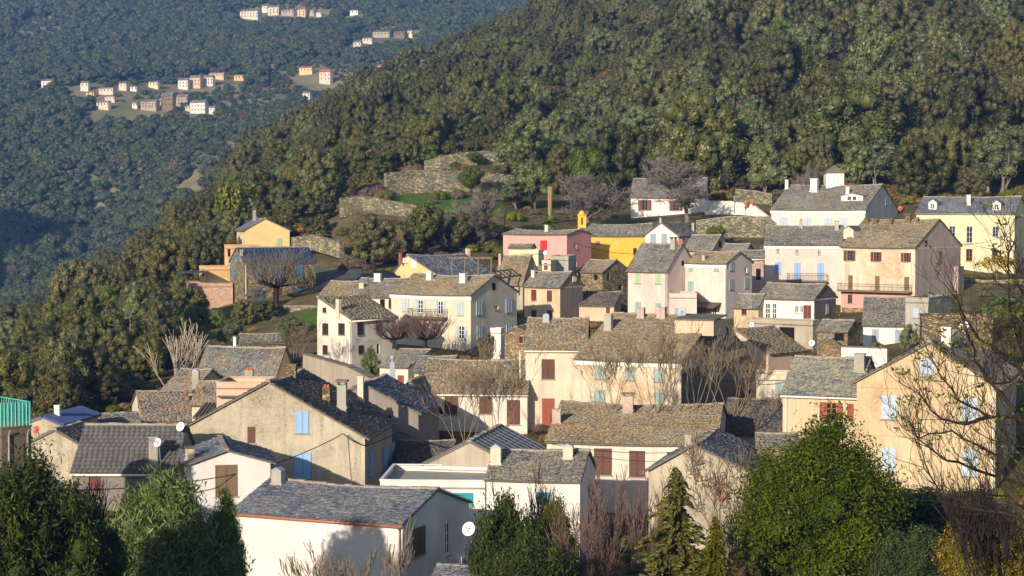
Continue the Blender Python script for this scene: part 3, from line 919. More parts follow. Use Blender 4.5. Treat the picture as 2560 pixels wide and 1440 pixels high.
        for q in (u0 + .03, u1 - .03):
            b.tube(P(q, z1, out - .05), P(q, z1, .0), .02, n=4)
            for i in range(1, 5): b.tube(P(q, z0, out * i / 5), P(q, z1, out * i / 5), .012, n=4, cap=False)
        b.build('railing', M[mk], bal, s.root)
    def dormer(s, x0, x1, yt, yb, wall='cream', win=True, roof='r_grey', depth=2.2, style='gable'):
        p = s.hit((x0 + x1) / 2, yb); w = (x1 - x0) / FPX * p.y / max(.8, abs(s.ea.x)); h = ray(0, yt)[1] * p.y - p.z
        e, q = s.ea, s.eb
        o = p - e * w / 2 - q * .02
        b = MB(); hw = h * (.72 if style == 'gable' else .9)
        b.box(o - Vector((0, 0, .15)), e * w, q * depth, Vector((0, 0, hw + .15)))
        if style == 'gable':
            for k in (0, depth): b.quad(o + q * k + Vector((0, 0, hw)), o + e * w + q * k + Vector((0, 0, hw)), o + e * w / 2 + q * k + Vector((0, 0, h)))
        d = b.build('dormer', M[wall], s.root, s.root)
        b = MB()
        if style == 'gable':
            t = o + e * w / 2 + Vector((0, 0, h + .03)) - q * .12
            for sg in (-1, 1):
                lo = o + e * (w / 2 + sg * (w / 2 + .12)) + Vector((0, 0, hw - .08)) - q * .12
                nn = Vector((0, 0, .07)); b.box(lo, t - lo, q * (depth + .12), nn)
        else: b.box(o - e * .12 - q * .15 + Vector((0, 0, hw)), e * (w + .24), q * (depth + .15) + Vector((0, 0, .25)), Vector((0, 0, .08)))
        b.build('dormer_roof', M[roof], d, s.root)
        if win:
            put_unit('dormer_window', unit('frame', 'frame'), d, s.root, o + e * w * .25 - q * .01 + Vector((0, 0, hw * .12)), e, -q, (w * .5, .05, hw * .75))
            put_unit('pane', unit('box', 'glass'), d, s.root, o + e * w * .28 - q * .008 + Vector((0, 0, hw * .15)), e, -q, (w * .44, .02, hw * .7))

def wall_strip(name, label, pts, h, mk, thick=.5, cop='ridge', cat='wall', drop=None):
    """free-standing or retaining wall through photograph points (px, py_top, Y)"""
    P = [at(*p) for p in pts]
    root = empty(name, (sum((p.x for p in P)) / len(P), sum((p.y for p in P)) / len(P), min(p.z for p in P) - h), label, cat)
    b = MB(); c = MB(); r = random.Random(int(P[0].x * 10))
    for p, q in zip(P[:-1], P[1:]):
        d = (q - p); L = d.length; dh = Vector((d.x, d.y, 0)).normalized(); n = Vector((-dh.y, dh.x, 0))
        b.box(p - Vector((0, 0, h)), d, n * thick, Vector((0, 0, h)))
        x = 0
        while x < L - .02:
            k = min(r.uniform(.35, .7), L - x)
            c.box(p + d * (x / L) - n * .06 + Vector((0, 0, .003)), d * ((k - .01) / L), n * (thick + .12), Vector((0, 0, r.uniform(.06, .14)))); x += k
    w = b.build('wall_body', M[mk], root, root)
    c.build('coping', M[cop], root, root)
    return root
# ------------------------------------------------------------------ foreground houses
HA = House('white_house', 'newer white house with blue slate roof and copper gutter in the foreground', (1006, 1311), 100, 24, 584, xb=1172, apex=1226,
  roof='r_blue', wall='white', ops=[('s', 1030, 1318, 1062, 1387, 'plank', 's_dark'), ('s', 1113, 1303, 1125, 1388, 'win')],
  chim=[(676, 707, 1168, 1212, 'metal', 'concrete')], gutter='copper', down=[('f', .12, 'copper')], w=.27, ex=.14, thick=.02, ov=.25)
HA.railing('f', 545, 592, 1352, 1402, 'steel', True, 1.6)
House('low_shed', 'low slate roofed shed at the bottom edge beside the white house', (1235, 1475), 93, 8, 1075, B=5, apex=1421, roof='r_blue', wall='grey', indiv=120)
HB = House('beige_house', 'large beige gabled house with sky blue shutters and slate roof darkened for shade', (912, 1095), 125, 7, 430, B=9.6, ridge='b', apex=957, rf=.496,
  roof='r_dark', wall='beige', ops=[('f', 740, 1029, 772, 1083, 'sh', 's_blue'), ('f', 737, 1132, 778, 1198, 'sh', 's_blue'), ('f', 619, 1067, 638, 1107, 'plank', 's_brown'),
  ('s', 923, 1128, 933, 1190, 'sh', 's_blue'), ('s', 958, 1116, 967, 1178, 'sh', 's_blue'), ('s', 976, 1108, 985, 1162, 'sh', 's_blue')],
  chim=[(806, 825, 962, 1000, 'pot', 'stone'), (842, 866, 950, 1022, 'slab', 'concrete'), (716, 740, 912, 936, 'plain', 'stone')], ov=.3, ovg=.2, w=.27, ex=.14)
HC = House('small_white_house', 'small white gabled house with weathered brown shutters before the beige gable', (470, 1163), 114, 12, 676, B=6.2, side='L', ridge='b', apex=1128, rf=.46,
  roof='r_blue', wall='white', ops=[('f', 538, 1162, 592, 1240, 'sh', 's_wood')], chim=[(463, 487, 1116, 1150, 'slab', 'ochre2')], ov=.3, ovg=.25)
HD = House('tiled_house', 'low house with wide grey concrete tile roof behind the pepper tree', (437, 1180), 119, 2, 182, B=7, apex=1066,
  roof='r_tile', wall='grey', w=.33, ex=.34, thick=.03, regular=True, gutter='trim', ops=[('f', 400, 1187, 427, 1226, 'dark'), ('f', 222, 1187, 252, 1228, 'door', 's_mar')],
  chim=[(372, 395, 1092, 1165, 'plain', 'concrete')])
House('lauze_cottage', 'cottage with white left gable behind the grey tiled roof', (180, 1120), 131, 16, 368, xb=146, side='L', apex=1040, roof='r_grey', wall='cream2')
House('lichen_roof_house', 'house with orange lichen roof and narrow white left gable', (358, 1056), 148, 15, 484, xb=330, side='L', apex=981, roof='r_orange', wall='cream2',
  ops=[('s', 346, 1000, 349, 1022, 'dark')])
House('lichen_barn', 'small orange lichened roof left of the grey chimney with metal cap', (482, 979), 158, 22, 408, B=6, apex=927, roof='r_orange', wall='greige')
House('grey_roof_house', 'cream house under a broad grey stone roof at the village edge', (692, 937), 166, 20, 497, xb=735, apex=872, roof='r_grey', wall='lemon', chim=[(583, 591, 843, 860, 'plain', 'white')])
House('stone_barn', 'small stone barn behind the broad grey roof, below the olive', (606, 860), 178, 12, 706, B=5.5, side='L', apex=838, roof='r_grey', wall='stone')
HI = House('peach_block', 'peach flat topped block behind the big beige gable', (668, 957), 141, 2, 541, B=4.5, kind='flat', wall='peach', chim=[(612, 632, 920, 951, 'pot', 'concrete')])
HI2 = MB(); q = HI.W(HI.A * .38, -.5, -1.05); HI2.box(q, HI.ea * 2.2, HI.eb * .5, Vector((0, 0, .1))); HI2.build('window_canopy', M['slab'], HI.root, HI.root)
House('cream_lean_house', 'narrow cream house with lichened roof left of the peach block', (541, 1012), 146, 4, 480, B=5, apex=956, roof='r_orange', wall='cream', chim=[(480, 497, 923, 950, 'metal', 'concrete')])
House('corrugated_shed', 'corrugated brown roof shed squeezed below the peach block', (541, 1046), 141, 6, 487, B=3.2, apex=1012, rf=.98, roof='r_corr', wall='greige')
HK = House('terrace_building', 'building with walls coloured brown for shade and turquoise railed roof terrace at left edge', (3, 1072), 100, 50, -130, xb=78, kind='flat', wall='brown')  # wall brown has the right face's shade put into its colour
def panel_mat():
    t = NT('turquoise_screen'); t.col(lin(92, 196, 188)); t.b.inputs['Alpha'].default_value = .35; return t.done(.6, .3)
M['screen'] = panel_mat()
b = MB(); b2 = MB(); hr = 1.25
for i in range(9):
    p = HK.W(.06, HK.B * i / 8 * .99, .07); b.box(p - Vector((.02, .02, 0)), (.04, 0, 0), (0, .04, 0), (0, 0, hr))
for i in range(24):
    p = HK.W(HK.A * i / 23 * .95, HK.B - .1, .07); b.box(p - Vector((.012, .012, 0)), (.024, 0, 0), (0, .024, 0), (0, 0, hr))
b.tube(HK.W(.06, 0, hr + .07), HK.W(.06, HK.B, hr + .07), .025); b.tube(HK.W(0, HK.B - .1, hr + .07), HK.W(HK.A, HK.B - .1, hr + .07), .025)
rl = b.build('railing', M['turq'], HK.root, HK.root)
b2.box(HK.W(.08, 0, .1), HK.eb * HK.B, HK.ea * .02, Vector((0, 0, hr - .1))); b2.build('railing_screen', M['screen'], rl, HK.root)
HK.downpipe('s', HK.B * .22, 'concrete'); HK.downpipe('s', HK.B * .85, 'concrete')
House('blue_sheet_house', 'small beige house with bright blue sheet roof at far left', (150, 1064), 128, 10, 62, B=6.5, ridge='b', apex=1046, roof='r_sheet', wall='beige', chim=[(135, 150, 1014, 1040, 'plain', 'white')])
House('beige_outhouse', 'plain beige outhouse gable below the blue sheet roof', (196, 1112), 122, 10, 74, B=4, ridge='b', apex=1078, rf=.48, roof='r_grey', wall='beige')
House('slate_lean_to', 'dark blue slate lean-to roof beside the turquoise railed building', (20, 1226), 97, 52, -140, xb=150, ridge='b', apex=1168, rf=.5, roof='r_blue', wall='brown', indiv=150)

# centre foreground
HM = House('white_terrace_house', 'low white flat roofed house with turquoise shutter', (1213, 1203), 113, 3, 950, B=7, kind='flat', wall='white', ops=[('f', 1128, 1232, 1182, 1264, 'sh', 's_teal')])
HM2 = House('white_lauze_house', 'white house with stone roof and two metal capped chimneys', (1450, 1204), 112, 11, 1216, xb=1488, apex=1131, roof='r_grey', wall='white',
  ops=[('f', 1342, 1231, 1374, 1257, 'sh', 's_teal'), ('s', 1470, 1212, 1478, 1300, 'plank', 's_blue2')], chim=[(1225, 1253, 1110, 1163, 'metal', 'cream'), (1406, 1433, 1109, 1148, 'metal', 'cream')])
HM3 = House('metal_roof_house', 'greige gable with dark ribbed metal tile roof', (1292, 1170), 119, 12, 1060, B=9, ridge='b', apex=1107, rf=.51, roof='r_metal', wall='greige', ov=.1, ovg=.1,
  ops=[('f', 1062, 1168, 1290, 1174, 'band', 'trim'), ('f', 1062, 1179, 1290, 1184, 'band', 'trim')])
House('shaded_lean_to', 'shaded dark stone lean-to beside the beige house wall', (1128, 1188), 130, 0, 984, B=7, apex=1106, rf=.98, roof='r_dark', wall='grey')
HP = House('brown_shutter_house', 'long pale house with mossy stone roof and three brown shutters', (1790, 1112), 126, 9, 1367, xb=1846, apex=1013, roof='r_brown', wall='cream2', ov=.3,
  ops=[('f', 1485, 1121, 1529, 1187, 'sh', 's_brown'), ('f', 1573, 1127, 1612, 1192, 'sh', 's_brown'), ('f', 1667, 1130, 1692, 1180, 'sh', 's_mar')],
  chim=[(1380, 1402, 1024, 1060, 'plain', 'old_pink'), (1556, 1583, 983, 1028, 'slab', 'old_pink')], w=.27, ex=.14)
HQ = House('small_gable_house', 'small beige gable house with grey attic shutter below the long mossy roof', (1886, 1186), 117, 15, 1622, B=8.5, ridge='b', apex=1114, rf=.57, roof='r_blue', wall='beige', ovg=.3, ov=.35,
  ops=[('f', 1723, 1137, 1743, 1168, 'plank', 's_grey'), ('f', 1789, 1204, 1811, 1250, 'door', 's_orange')], chim=[(1712, 1729, 1088, 1114, 'plain', 'concrete')])
House('stone_outhouse', 'stone roofed outhouse peeping out left of the big evergreen', (1995, 1120), 123, 6, 1893, B=4, apex=1088, roof='r_grey', wall='stone')
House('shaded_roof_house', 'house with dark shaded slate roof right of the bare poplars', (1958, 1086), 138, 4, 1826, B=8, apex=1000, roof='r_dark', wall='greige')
HR = House('low_cream_house', 'cream house with russet stone roof and brown shutters behind bare trees', (1318, 984), 149, 5, 1057, B=8, apex=901, roof='r_brown', wall='cream2', gutter='trim',
  ops=[('f', 1112, 983, 1145, 1035, 'sh', 's_brown'), ('f', 1198, 988, 1228, 1034, 'sh', 's_brown'), ('f', 1267, 1000, 1300, 1061, 'plank', 's_brown'), ('f', 1085, 1008, 1108, 1036, 'dark')])
HS = House('tall_cream_house', 'tall cream house with brown shutters above a red brown door', (1466, 874), 150, 4, 1314, B=8, apex=798, roof='r_brown', wall='cream', gutter='trim', down=[('f', 5.2, 'trim')],
  ops=[('f', 1354, 898, 1386, 947, 'sh', 's_brown'), ('f', 1355, 996, 1386, 1066, 'plank', 's_red')], chim=[(1357, 1373, 783, 806, 'metal', 'zinc')])
HT = House('long_roof_house', 'big house with long stone roof behind a row of bare poplars', (1703, 905), 144, 24, 1441, xb=1886, apex=791, roof='r_brown', wall='stain', ov=.3, cornice='trim',
  ops=[('f', 1487, 915, 1513, 947, 'sh', 's_gb'), ('f', 1563, 918, 1588, 950, 'sh', 's_gb'), ('f', 1636, 922, 1660, 954, 'sh', 's_gb'), ('f', 1487, 975, 1513, 1004, 'sh', 's_gb'), ('f', 1640, 980, 1662, 1010, 'sh', 's_gb'),
       ('s', 1704, 905, 1885, 1060, 'panel', 'brown')], chim=[(1508, 1530, 788, 828, 'plain', 'concrete'), (1592, 1611, 770, 796, 'plain', 'old_pink'), (1640, 1664, 768, 796, 'plain', 'old_pink')])  # brown side panel: stained wall, with the gable's shade put into its colour
HT.dormer(1688, 1782, 797, 834, 'peach', False, 'slab', 3.2, 'flat')
# middle left
wall_strip('lane_wall', 'long rendered lane wall with slate coping running down to the right', [(757, 886, 168), (870, 918, 158), (1004, 986, 143)], 4.5, 'greige', .6, 'slab')
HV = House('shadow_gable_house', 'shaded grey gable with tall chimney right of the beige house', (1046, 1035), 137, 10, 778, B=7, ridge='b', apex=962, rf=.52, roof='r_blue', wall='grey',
  ops=[('f', 958, 1038, 978, 1056, 'dark')], chim=[(893, 909, 940, 1006, 'plain', 'cream')])
HW = House('flue_house', 'little white house with single pitch slate roof and steel flue', (1021, 920), 166, 28, 949, xb=1082, apex=877, rf=.9, roof='r_grey', wall='cream2',
  ops=[('f', 995, 938, 1010, 966, 'plank', 's_red'), ('f', 960, 936, 974, 946, 'plank', 's_red')])
House('brown_door_cottage', 'cream cottage with one brown shutter behind the russet roof', (1128, 932), 160, 6, 1036, B=6.5, apex=893, roof='r_grey', wall='cream', ops=[('f', 1047, 933, 1062, 952, 'plank', 's_brown')])
House('peach_gable', 'tiny peach gable under the little white house', (1044, 986), 147, 10, 1004, B=4, ridge='b', apex=955, roof='r_grey', wall='peach')
HX = House('corner_house', 'cream corner house with dark brown shutters and sloping mossy roof', (878, 800), 178, 42, 793, xb=990, ridge='b', apex=745, rf=.97, roof='r_brown', wall='cream2', gutter='trim', down=[('f', .1, 'trim')],
  ops=[('f', 807, 808, 821, 837, 'sh', 's_dark'), ('f', 847, 808, 862, 837, 'sh', 's_dark'), ('f', 808, 863, 819, 886, 'sh', 's_dark'), ('f', 808, 769, 816, 781, 'win', 's_mar', 's_mar'),
       ('s', 893, 807, 907, 837, 'sh', 's_dark'), ('s', 940, 802, 953, 831, 'sh', 's_dark'), ('s', 896, 863, 907, 884, 'sh', 's_dark'), ('s', 942, 860, 949, 884, 'dark')], chim=[(838, 850, 742, 776, 'slab', 'cream')])
HY = House('big_cream_house', 'big cream house with pale blue shutters and lichened roof mid village', (1177, 739), 189, 31, 978, xb=1292, apex=690, roof='r_brown', wall='cream', cornice='trim', w=.36, ex=.19,
  ops=[('f', 1007, 747, 1022, 778, 'sh', 's_pale'), ('f', 1044, 749, 1057, 783, 'wino', 's_pale'), ('f', 1094, 752, 1107, 786, 'wino', 's_pale'), ('f', 1143, 755, 1158, 788, 'sh', 's_pale'), ('f', 1146, 814, 1160, 848, 'wino', 's_pale'),
       ('f', 1007, 808, 1020, 840, 'sh', 's_brown'), ('s', 1190, 753, 1204, 787, 'sh', 's_pale'), ('s', 1264, 747, 1278, 782, 'sh', 's_pale'), ('s', 1235, 763, 1246, 774, 'win'), ('s', 1230, 707, 1238, 725, 'dark'),
       ('s', 1192, 815, 1204, 846, 'sh', 's_pale'), ('s', 1265, 812, 1278, 840, 'sh', 's_pale')], chim=[(1064, 1080, 682, 698, 'plain', 'white'), (1147, 1165, 684, 707, 'plain', 'white')])
HY.railing('f', 1032, 1120, 772, 792, 'iron', True, 1.0)
House('garden_hut', 'small white hut with green flat roof beside the big cream house', (1252, 822), 184, 20, 1226, xb=1262, kind='flat', wall='white')
House('stone_hut', 'rough stone hut with orange window right of the white hut', (1330, 838), 172, 15, 1262, B=5, ridge='b', apex=820, rf=.6, roof='r_grey', wall='stone_gold', ops=[('f', 1295, 841, 1321, 858, 'win', 's_orange', 's_orange')])
HZ = House('terrace_roof_house', 'house with grey lichened roof left of the big cream house', (986, 744), 201, 16, 868, B=9, apex=699, roof='r_grey', wall='cream', ops=[('f', 950, 748, 962, 772, 'dark'), ('f', 972, 748, 984, 770, 'sh', 's_dark')],
  chim=[(934, 952, 684, 704, 'plain', 'white'), (897, 910, 708, 722, 'plain', 'cream')])
House('old_barn', 'old barn roof sloping down above the corner house', (884, 742), 206, 12, 798, B=9, apex=706, roof='r_brown', wall='stone')
HAA = House('ivy_gable_house', 'pale yellow gable with long blue grey roof and white door', (1097, 690), 223, 36, 1236, xb=985, side='L', apex=639, rf=.68, roof='r_blue', wall='lemon',
  ops=[('s', 1029, 647, 1041, 670, 'door', 'frame')], chim=[(998, 1005, 632, 646, 'plain', 'brickred'), (1166, 1176, 622, 636, 'plain', 'cream')])
HAC = House('grey_side_house', 'brown roofed house with shaded side wall left of the yellow attic blocks', (1307, 708), 209, 32, 1236, xb=1348, apex=642, roof='r_brown', wall='greige', ops=[('s', 1344, 662, 1351, 674, 'win')], chim=[(1246, 1253, 634, 664, 'plain', 'old_pink')])
House('yellow_attic', 'pale yellow flat attic block beneath the pink house', (1346, 626), 216, 25, 1301, xb=1360, kind='flat', wall='yellow')
House('pale_attic', 'low cream attic with stone slab roof left of the yellow block', (1328, 621), 220, 10, 1272, B=3, apex=612, roof='r_grey', wall='yellow')
House('concrete_block', 'raw concrete flat block with corrugated face below the pink house', (1421, 641), 213, 12, 1376, B=5, kind='flat', wall='concrete')
House('narrow_cream_house', 'narrow cream house with red door between attic and concrete block', (1377, 652), 210, 12, 1356, B=5, kind='flat', wall='cream', ops=[('f', 1360, 658, 1369, 675, 'door', 's_mar')])
HAD = House('red_shutter_house', 'yellowish house with red shutters and shaded grey side wall', (1400, 718), 204, 34, 1311, xb=1457, apex=682, roof='r_grey', wall='ochre2',
  ops=[('f', 1329, 724, 1341, 751, 'sh', 's_mar'), ('f', 1368, 726, 1380, 753, 'sh', 's_mar'), ('f', 1329, 775, 1341, 804, 'sh', 's_mar'), ('f', 1368, 776, 1380, 804, 'sh', 's_mar'), ('s', 1431, 690, 1439, 704, 'win'),
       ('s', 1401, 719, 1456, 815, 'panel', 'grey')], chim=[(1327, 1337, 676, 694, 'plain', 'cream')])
House('lean_to_workshop', 'low orange walled workshop with dark single pitch roof', (1535, 766), 206, 12, 1448, B=5, apex=732, rf=.98, roof='r_dark', wall='peach', ops=[('f', 1515, 768, 1525, 784, 'door', 's_brown')])
HAE = House('pink_house', 'bright pink house with a crimson shutter beside the yellow chapel', (1417, 588), 237, 33, 1258, xb=1478, apex=576, roof='r_grey', wall='pink', ov=.15,
  ops=[('f', 1351, 601, 1368, 624, 'plank', 's_crim'), ('s', 1435, 608, 1441, 622, 'win'), ('s', 1436, 653, 1442, 667, 'win')], chim=[(1361, 1371, 563, 577, 'plain', 'cream')])
HAF = House('chapel', 'long yellow chapel with rough stone roof and small bell turret', (1632, 590), 247, 2, 1452, B=8, apex=561, roof='r_grey', wall='chapel', cat='chapel', thick=.07, w=.36, ex=.17,
  ops=[('f', 1583, 620, 1592, 637, 'win', 's_brown', 's_brown'), ('f', 1490, 602, 1500, 613, 'panel', 'grey'), ('f', 1535, 603, 1545, 611, 'panel', 'ochre2')])
# bell turret: shaft, belfry opening, cornice, dome
p = HAF.W(HAF.A * .985, HAF.B * .35, 0); z0 = HAF.C.z; tw = 1.05
zt = ray(0, 538)[1] * p.y; zd = ray(0, 523)[1] * p.y
b = MB(); b.box((p.x - tw / 2, p.y - tw / 2, z0 - 1), (tw, 0, 0), (0, tw, 0), (0, 0, zt - z0 + 1))
tb = b.build('bell_turret', M['chapel'], HAF.root, HAF.root)
b = MB(); b.box((p.x - tw * .6, p.y - tw * .6, zt), (tw * 1.2, 0, 0), (0, tw * 1.2, 0), (0, 0, .12)); b.lathe((p.x, p.y, zt + .12), [(.42, 0), (.4, .18), (.3, .36), (.14, .48), (0.01, .52)], 12)
b.build('turret_dome', M['chapel'], tb, HAF.root, True)
b = MB(); b.box((p.x - .1, p.y - tw / 2 - .01, zt - 1.25), (.2, 0, 0), (0, .02, 0), (0, 0, .95)); b.box((p.x + tw / 2 - .01, p.y - .1, zt - 1.25), (.02, 0, 0), (0, .2, 0), (0, 0, .95)); b.build('belfry_slot', M['void'], tb, HAF.root)
HAG = House('white_gable_house', 'small bright white gable with grey shutters right of the chapel', (1694, 590), 233, 26, 1613, xb=1745, ridge='b', apex=559, roof='r_grey', wall='white',
  ops=[('f', 1626, 584, 1640, 608, 'sh', 's_grey'), ('f', 1654, 584, 1668, 605, 'sh', 's_grey'), ('s', 1694, 586, 1712, 597, 'win')], chim=[(1729, 1736, 558, 578, 'plain', 'concrete'), (1648, 1654, 545, 560, 'plain', 'concrete')])
House('stone_ruin', 'mossy old stone barn below the yellow chapel', (1507, 681), 214, 40, 1446, xb=1572, apex=652, roof='r_orange', wall='stone', ops=[('f', 1484, 686, 1494, 700, 'dark'), ('s', 1518, 683, 1525, 701, 'dark'), ('s', 1547, 712, 1556, 736, 'dark')])
HAI = House('green_shutter_house', 'pale pink house with four pale green shutters', (1668, 678), 200, 36, 1570, xb=1741, apex=611, roof='r_grey', wall='pale_pink',
  ops=[('f', 1588, 683, 1601, 708, 'sh', 's_green'), ('f', 1639, 683, 1653, 709, 'sh', 's_green'), ('f', 1588, 755, 1602, 787, 'sh', 's_gb'), ('f', 1639, 757, 1653, 787, 'sh', 's_gb'), ('s', 1704, 652, 1709, 664, 'dark')],
  down=[('f', .12, 'zinc')], chim=[(1674, 1689, 592, 624, 'slab', 'concrete')])
House('pink_annex', 'flat pale pink annex before the green shuttered house', (1742, 735), 197, 5, 1673, B=5, kind='flat', wall='pale_pink', ops=[('f', 1686, 770, 1700, 790, 'plank', 's_gb')])
HAJ = House('grey_shutter_house', 'pale pink house with grey green shutters on two faces', (1815, 660), 200, 37, 1713, xb=1880, apex=632, roof='r_brown', wall='pale_pink', cornice='trim', down=[('f', .1, 'trim')],
  ops=[('f', 1722, 659, 1732, 680, 'sh', 's_gb'), ('f', 1786, 661, 1797, 677, 'sh', 's_gb'), ('f', 1720, 703, 1734, 732, 'sh', 's_gb'), ('f', 1780, 760, 1790, 788, 'win'),
       ('s', 1824, 654, 1832, 676, 'sh', 's_gb'), ('s', 1862, 668, 1868, 683, 'win'), ('s', 1823, 698, 1832, 724, 'sh', 's_gb'), ('s', 1861, 694, 1869, 720, 'sh', 's_gb')], chim=[(1754, 1763, 638, 652, 'plain', 'concrete')])
b = MB(); q = HAJ.W(HAJ.A * .1, -1.6, -4.6); b.box(q, HAJ.ea * 2.9, HAJ.eb * 1.6 + Vector((0, 0, .5)), Vector((0, 0, .06))); b.build('door_canopy', M['r_corr'], HAJ.root, HAJ.root)
House('dark_side_barn', 'barn with grey roof above the grey shuttered house', (1781, 626), 223, 32, 1711, xb=1822, apex=590, roof='r_grey', wall='greige', ops=[('s', 1797, 603, 1803, 618, 'dark')])
House('grey_low_house', 'low grey roofed house behind the grey shuttered house, by the arch', (1858, 642), 217, 24, 1798, xb=1890, apex=612, roof='r_grey', wall='greige')
House('mossy_shed', 'mossy roofed pinkish shed left of the tall pink house', (1909, 647), 213, 8, 1852, B=5, apex=628, roof='r_grey', wall='old_pink', gutter='trim', ops=[('f', 1890, 672, 1902, 700, 'dark')])
# upper right
HAL = House('upper_white_house', 'large white upper house with roof lantern and pale shutters', (2163, 525), 262, 27, 1928, xb=2256, apex=463, roof='r_grey', wall='white_pink', cornice='trim',
  ops=[('f', 1950, 542, 1969, 566, 'sh', 's_pale'), ('f', 2010, 543, 2028, 568, 'sh', 's_pale'), ('f', 2060, 545, 2079, 570, 'sh', 's_pale'), ('f', 2102, 545, 2118, 570, 'sh', 's_pale'), ('s', 2213, 488, 2223, 514, 'sh', 's_pale')],
  chim=[(1962, 1971, 449, 473, 'plain', 'white'), (2024, 2044, 446, 480, 'plain', 'white'), (2114, 2124, 467, 486, 'plain', 'white')])
HAL.dormer(2105, 2155, 484, 502, 'white', True, 'slab', 1.6)
pc = HAL.hit(2088, 458); lw = 44 / FPX * pc.y; z1 = ray(0, 432)[1] * pc.y; z2 = ray(0, 412)[1] * pc.y
b = MB(); b.box((pc.x - lw / 2, pc.y, pc.z - 1), (lw, 0, 0), (0, lw, 0), (0, 0, z1 - pc.z + 1)); ln = b.build('roof_lantern', M['white'], HAL.root, HAL.root)
b = MB(); c4 = [Vector((pc.x + sx * lw * .62, pc.y + lw / 2 + sy * lw * .62, z1)) for sx, sy in ((-1, -1), (1, -1), (1, 1), (-1, 1))]; tp = Vector((pc.x, pc.y + lw / 2, z2))
for i in range(4): b.quad(c4[i], c4[(i + 1) % 4], tp)
b.quad(*c4); b.build('lantern_roof', M['slab'], ln, HAL.root)
put_unit('lantern_window', unit('frame', 's_pale'), ln, HAL.root, Vector((pc.x - .55, pc.y - .003, z1 - 1.3)), (1, 0, 0), (0, -1, 0), (.9, .04, .95))
HAM = House('yellow_mansion', 'long pale yellow house with two dormers at the right edge', (2537, 533), 252, 24, 2291, B=10, apex=493, roof='r_blue', wall='yellow', gutter='zinc',
  ops=[('f', 2373, 565, 2388, 591, 'win', 's_grey', 's_grey'), ('f', 2416, 565, 2431, 608, 'win', 's_grey', 's_grey'), ('f', 2481, 566, 2496, 592, 'win', 's_grey', 's_grey'), ('f', 2415, 622, 2431, 653, 'win', 's_red', 's_red'), ('f', 2480, 624, 2495, 648, 'win', 's_wood', 's_wood')],
  chim=[(2416, 2427, 487, 513, 'plain', 'white')])
HAM.dormer(2322, 2341, 499, 524, 'white'); HAM.dormer(2482, 2501, 501, 526, 'white')
HAN = House('blue_shutter_pink_house', 'pale pink house with blue shutters and slim balcony', (2105, 613), 227, 11, 1912, B=9, apex=566, roof='r_grey', wall='pale_pink', cornice='trim',
  ops=[('f', 1941, 622, 1949, 633, 'win'), ('f', 1989, 624, 1997, 635, 'win'), ('f', 2044, 626, 2052, 637, 'win'), ('f', 1937, 655, 1953, 684, 'sh', 's_blue'), ('f', 1985, 657, 2001, 701, 'sh', 's_blue'), ('f', 2043, 658, 2060, 702, 'sh', 's_blue')],
  chim=[(1998, 2007, 548, 570, 'pot', 'concrete'), (2087, 2097, 552, 576, 'slab', 'concrete')])
HAN.railing('f', 1968, 2068, 683, 702, 'iron', True, 1.0)
HAO = House('peeling_house', 'tall old house with peeling plaster, long balcony and pink gable', (2288, 619), 214, 37, 2103, xb=2402, apex=550, roof='r_brown', wall='stain', ov=.25,
  ops=[('f', 2117, 626, 2131, 652, 'wino', 's_mar', 's_wood'), ('f', 2184, 630, 2197, 654, 'wino', 's_mar', 's_wood'), ('f', 2259, 632, 2271, 655, 'wino', 's_mar', 's_wood'), ('f', 2121, 688, 2132, 724, 'plank', 's_wood'), ('f', 2188, 690, 2199, 724, 'plank', 's_wood'), ('f', 2261, 692, 2273, 725, 'plank', 's_wood'),
       ('f', 2120, 736, 2131, 758, 'win', 's_wood', 's_wood'), ('f', 2191, 740, 2200, 758, 'win', 's_wood', 's_wood'), ('f', 2120, 782, 2131, 796, 'dark'), ('f', 2104, 730, 2286, 770, 'panel', 'pink'), ('f', 2104, 771, 2286, 830, 'panel', 'stone_gold'),
       ('s', 2289, 620, 2400, 800, 'panel', 'old_pink'), ('s', 2346, 628, 2352, 653, 'win', 's_wood', 's_wood'), ('s', 2312, 601, 2317, 616, 'dark')],
  chim=[(2160, 2172, 545, 560, 'plain', 'stone'), (2182, 2194, 546, 560, 'plain', 'stone'), (2222, 2232, 547, 560, 'plain', 'stone'), (2262, 2276, 535, 556, 'slab', 'stone'), (2286, 2296, 544, 556, 'plain', 'stone')])
HAO.railing('f', 2103, 2282, 710, 727, 'iron', True, 1.1); HAO.dormer(2110, 2132, 566, 594, 'cream', False)
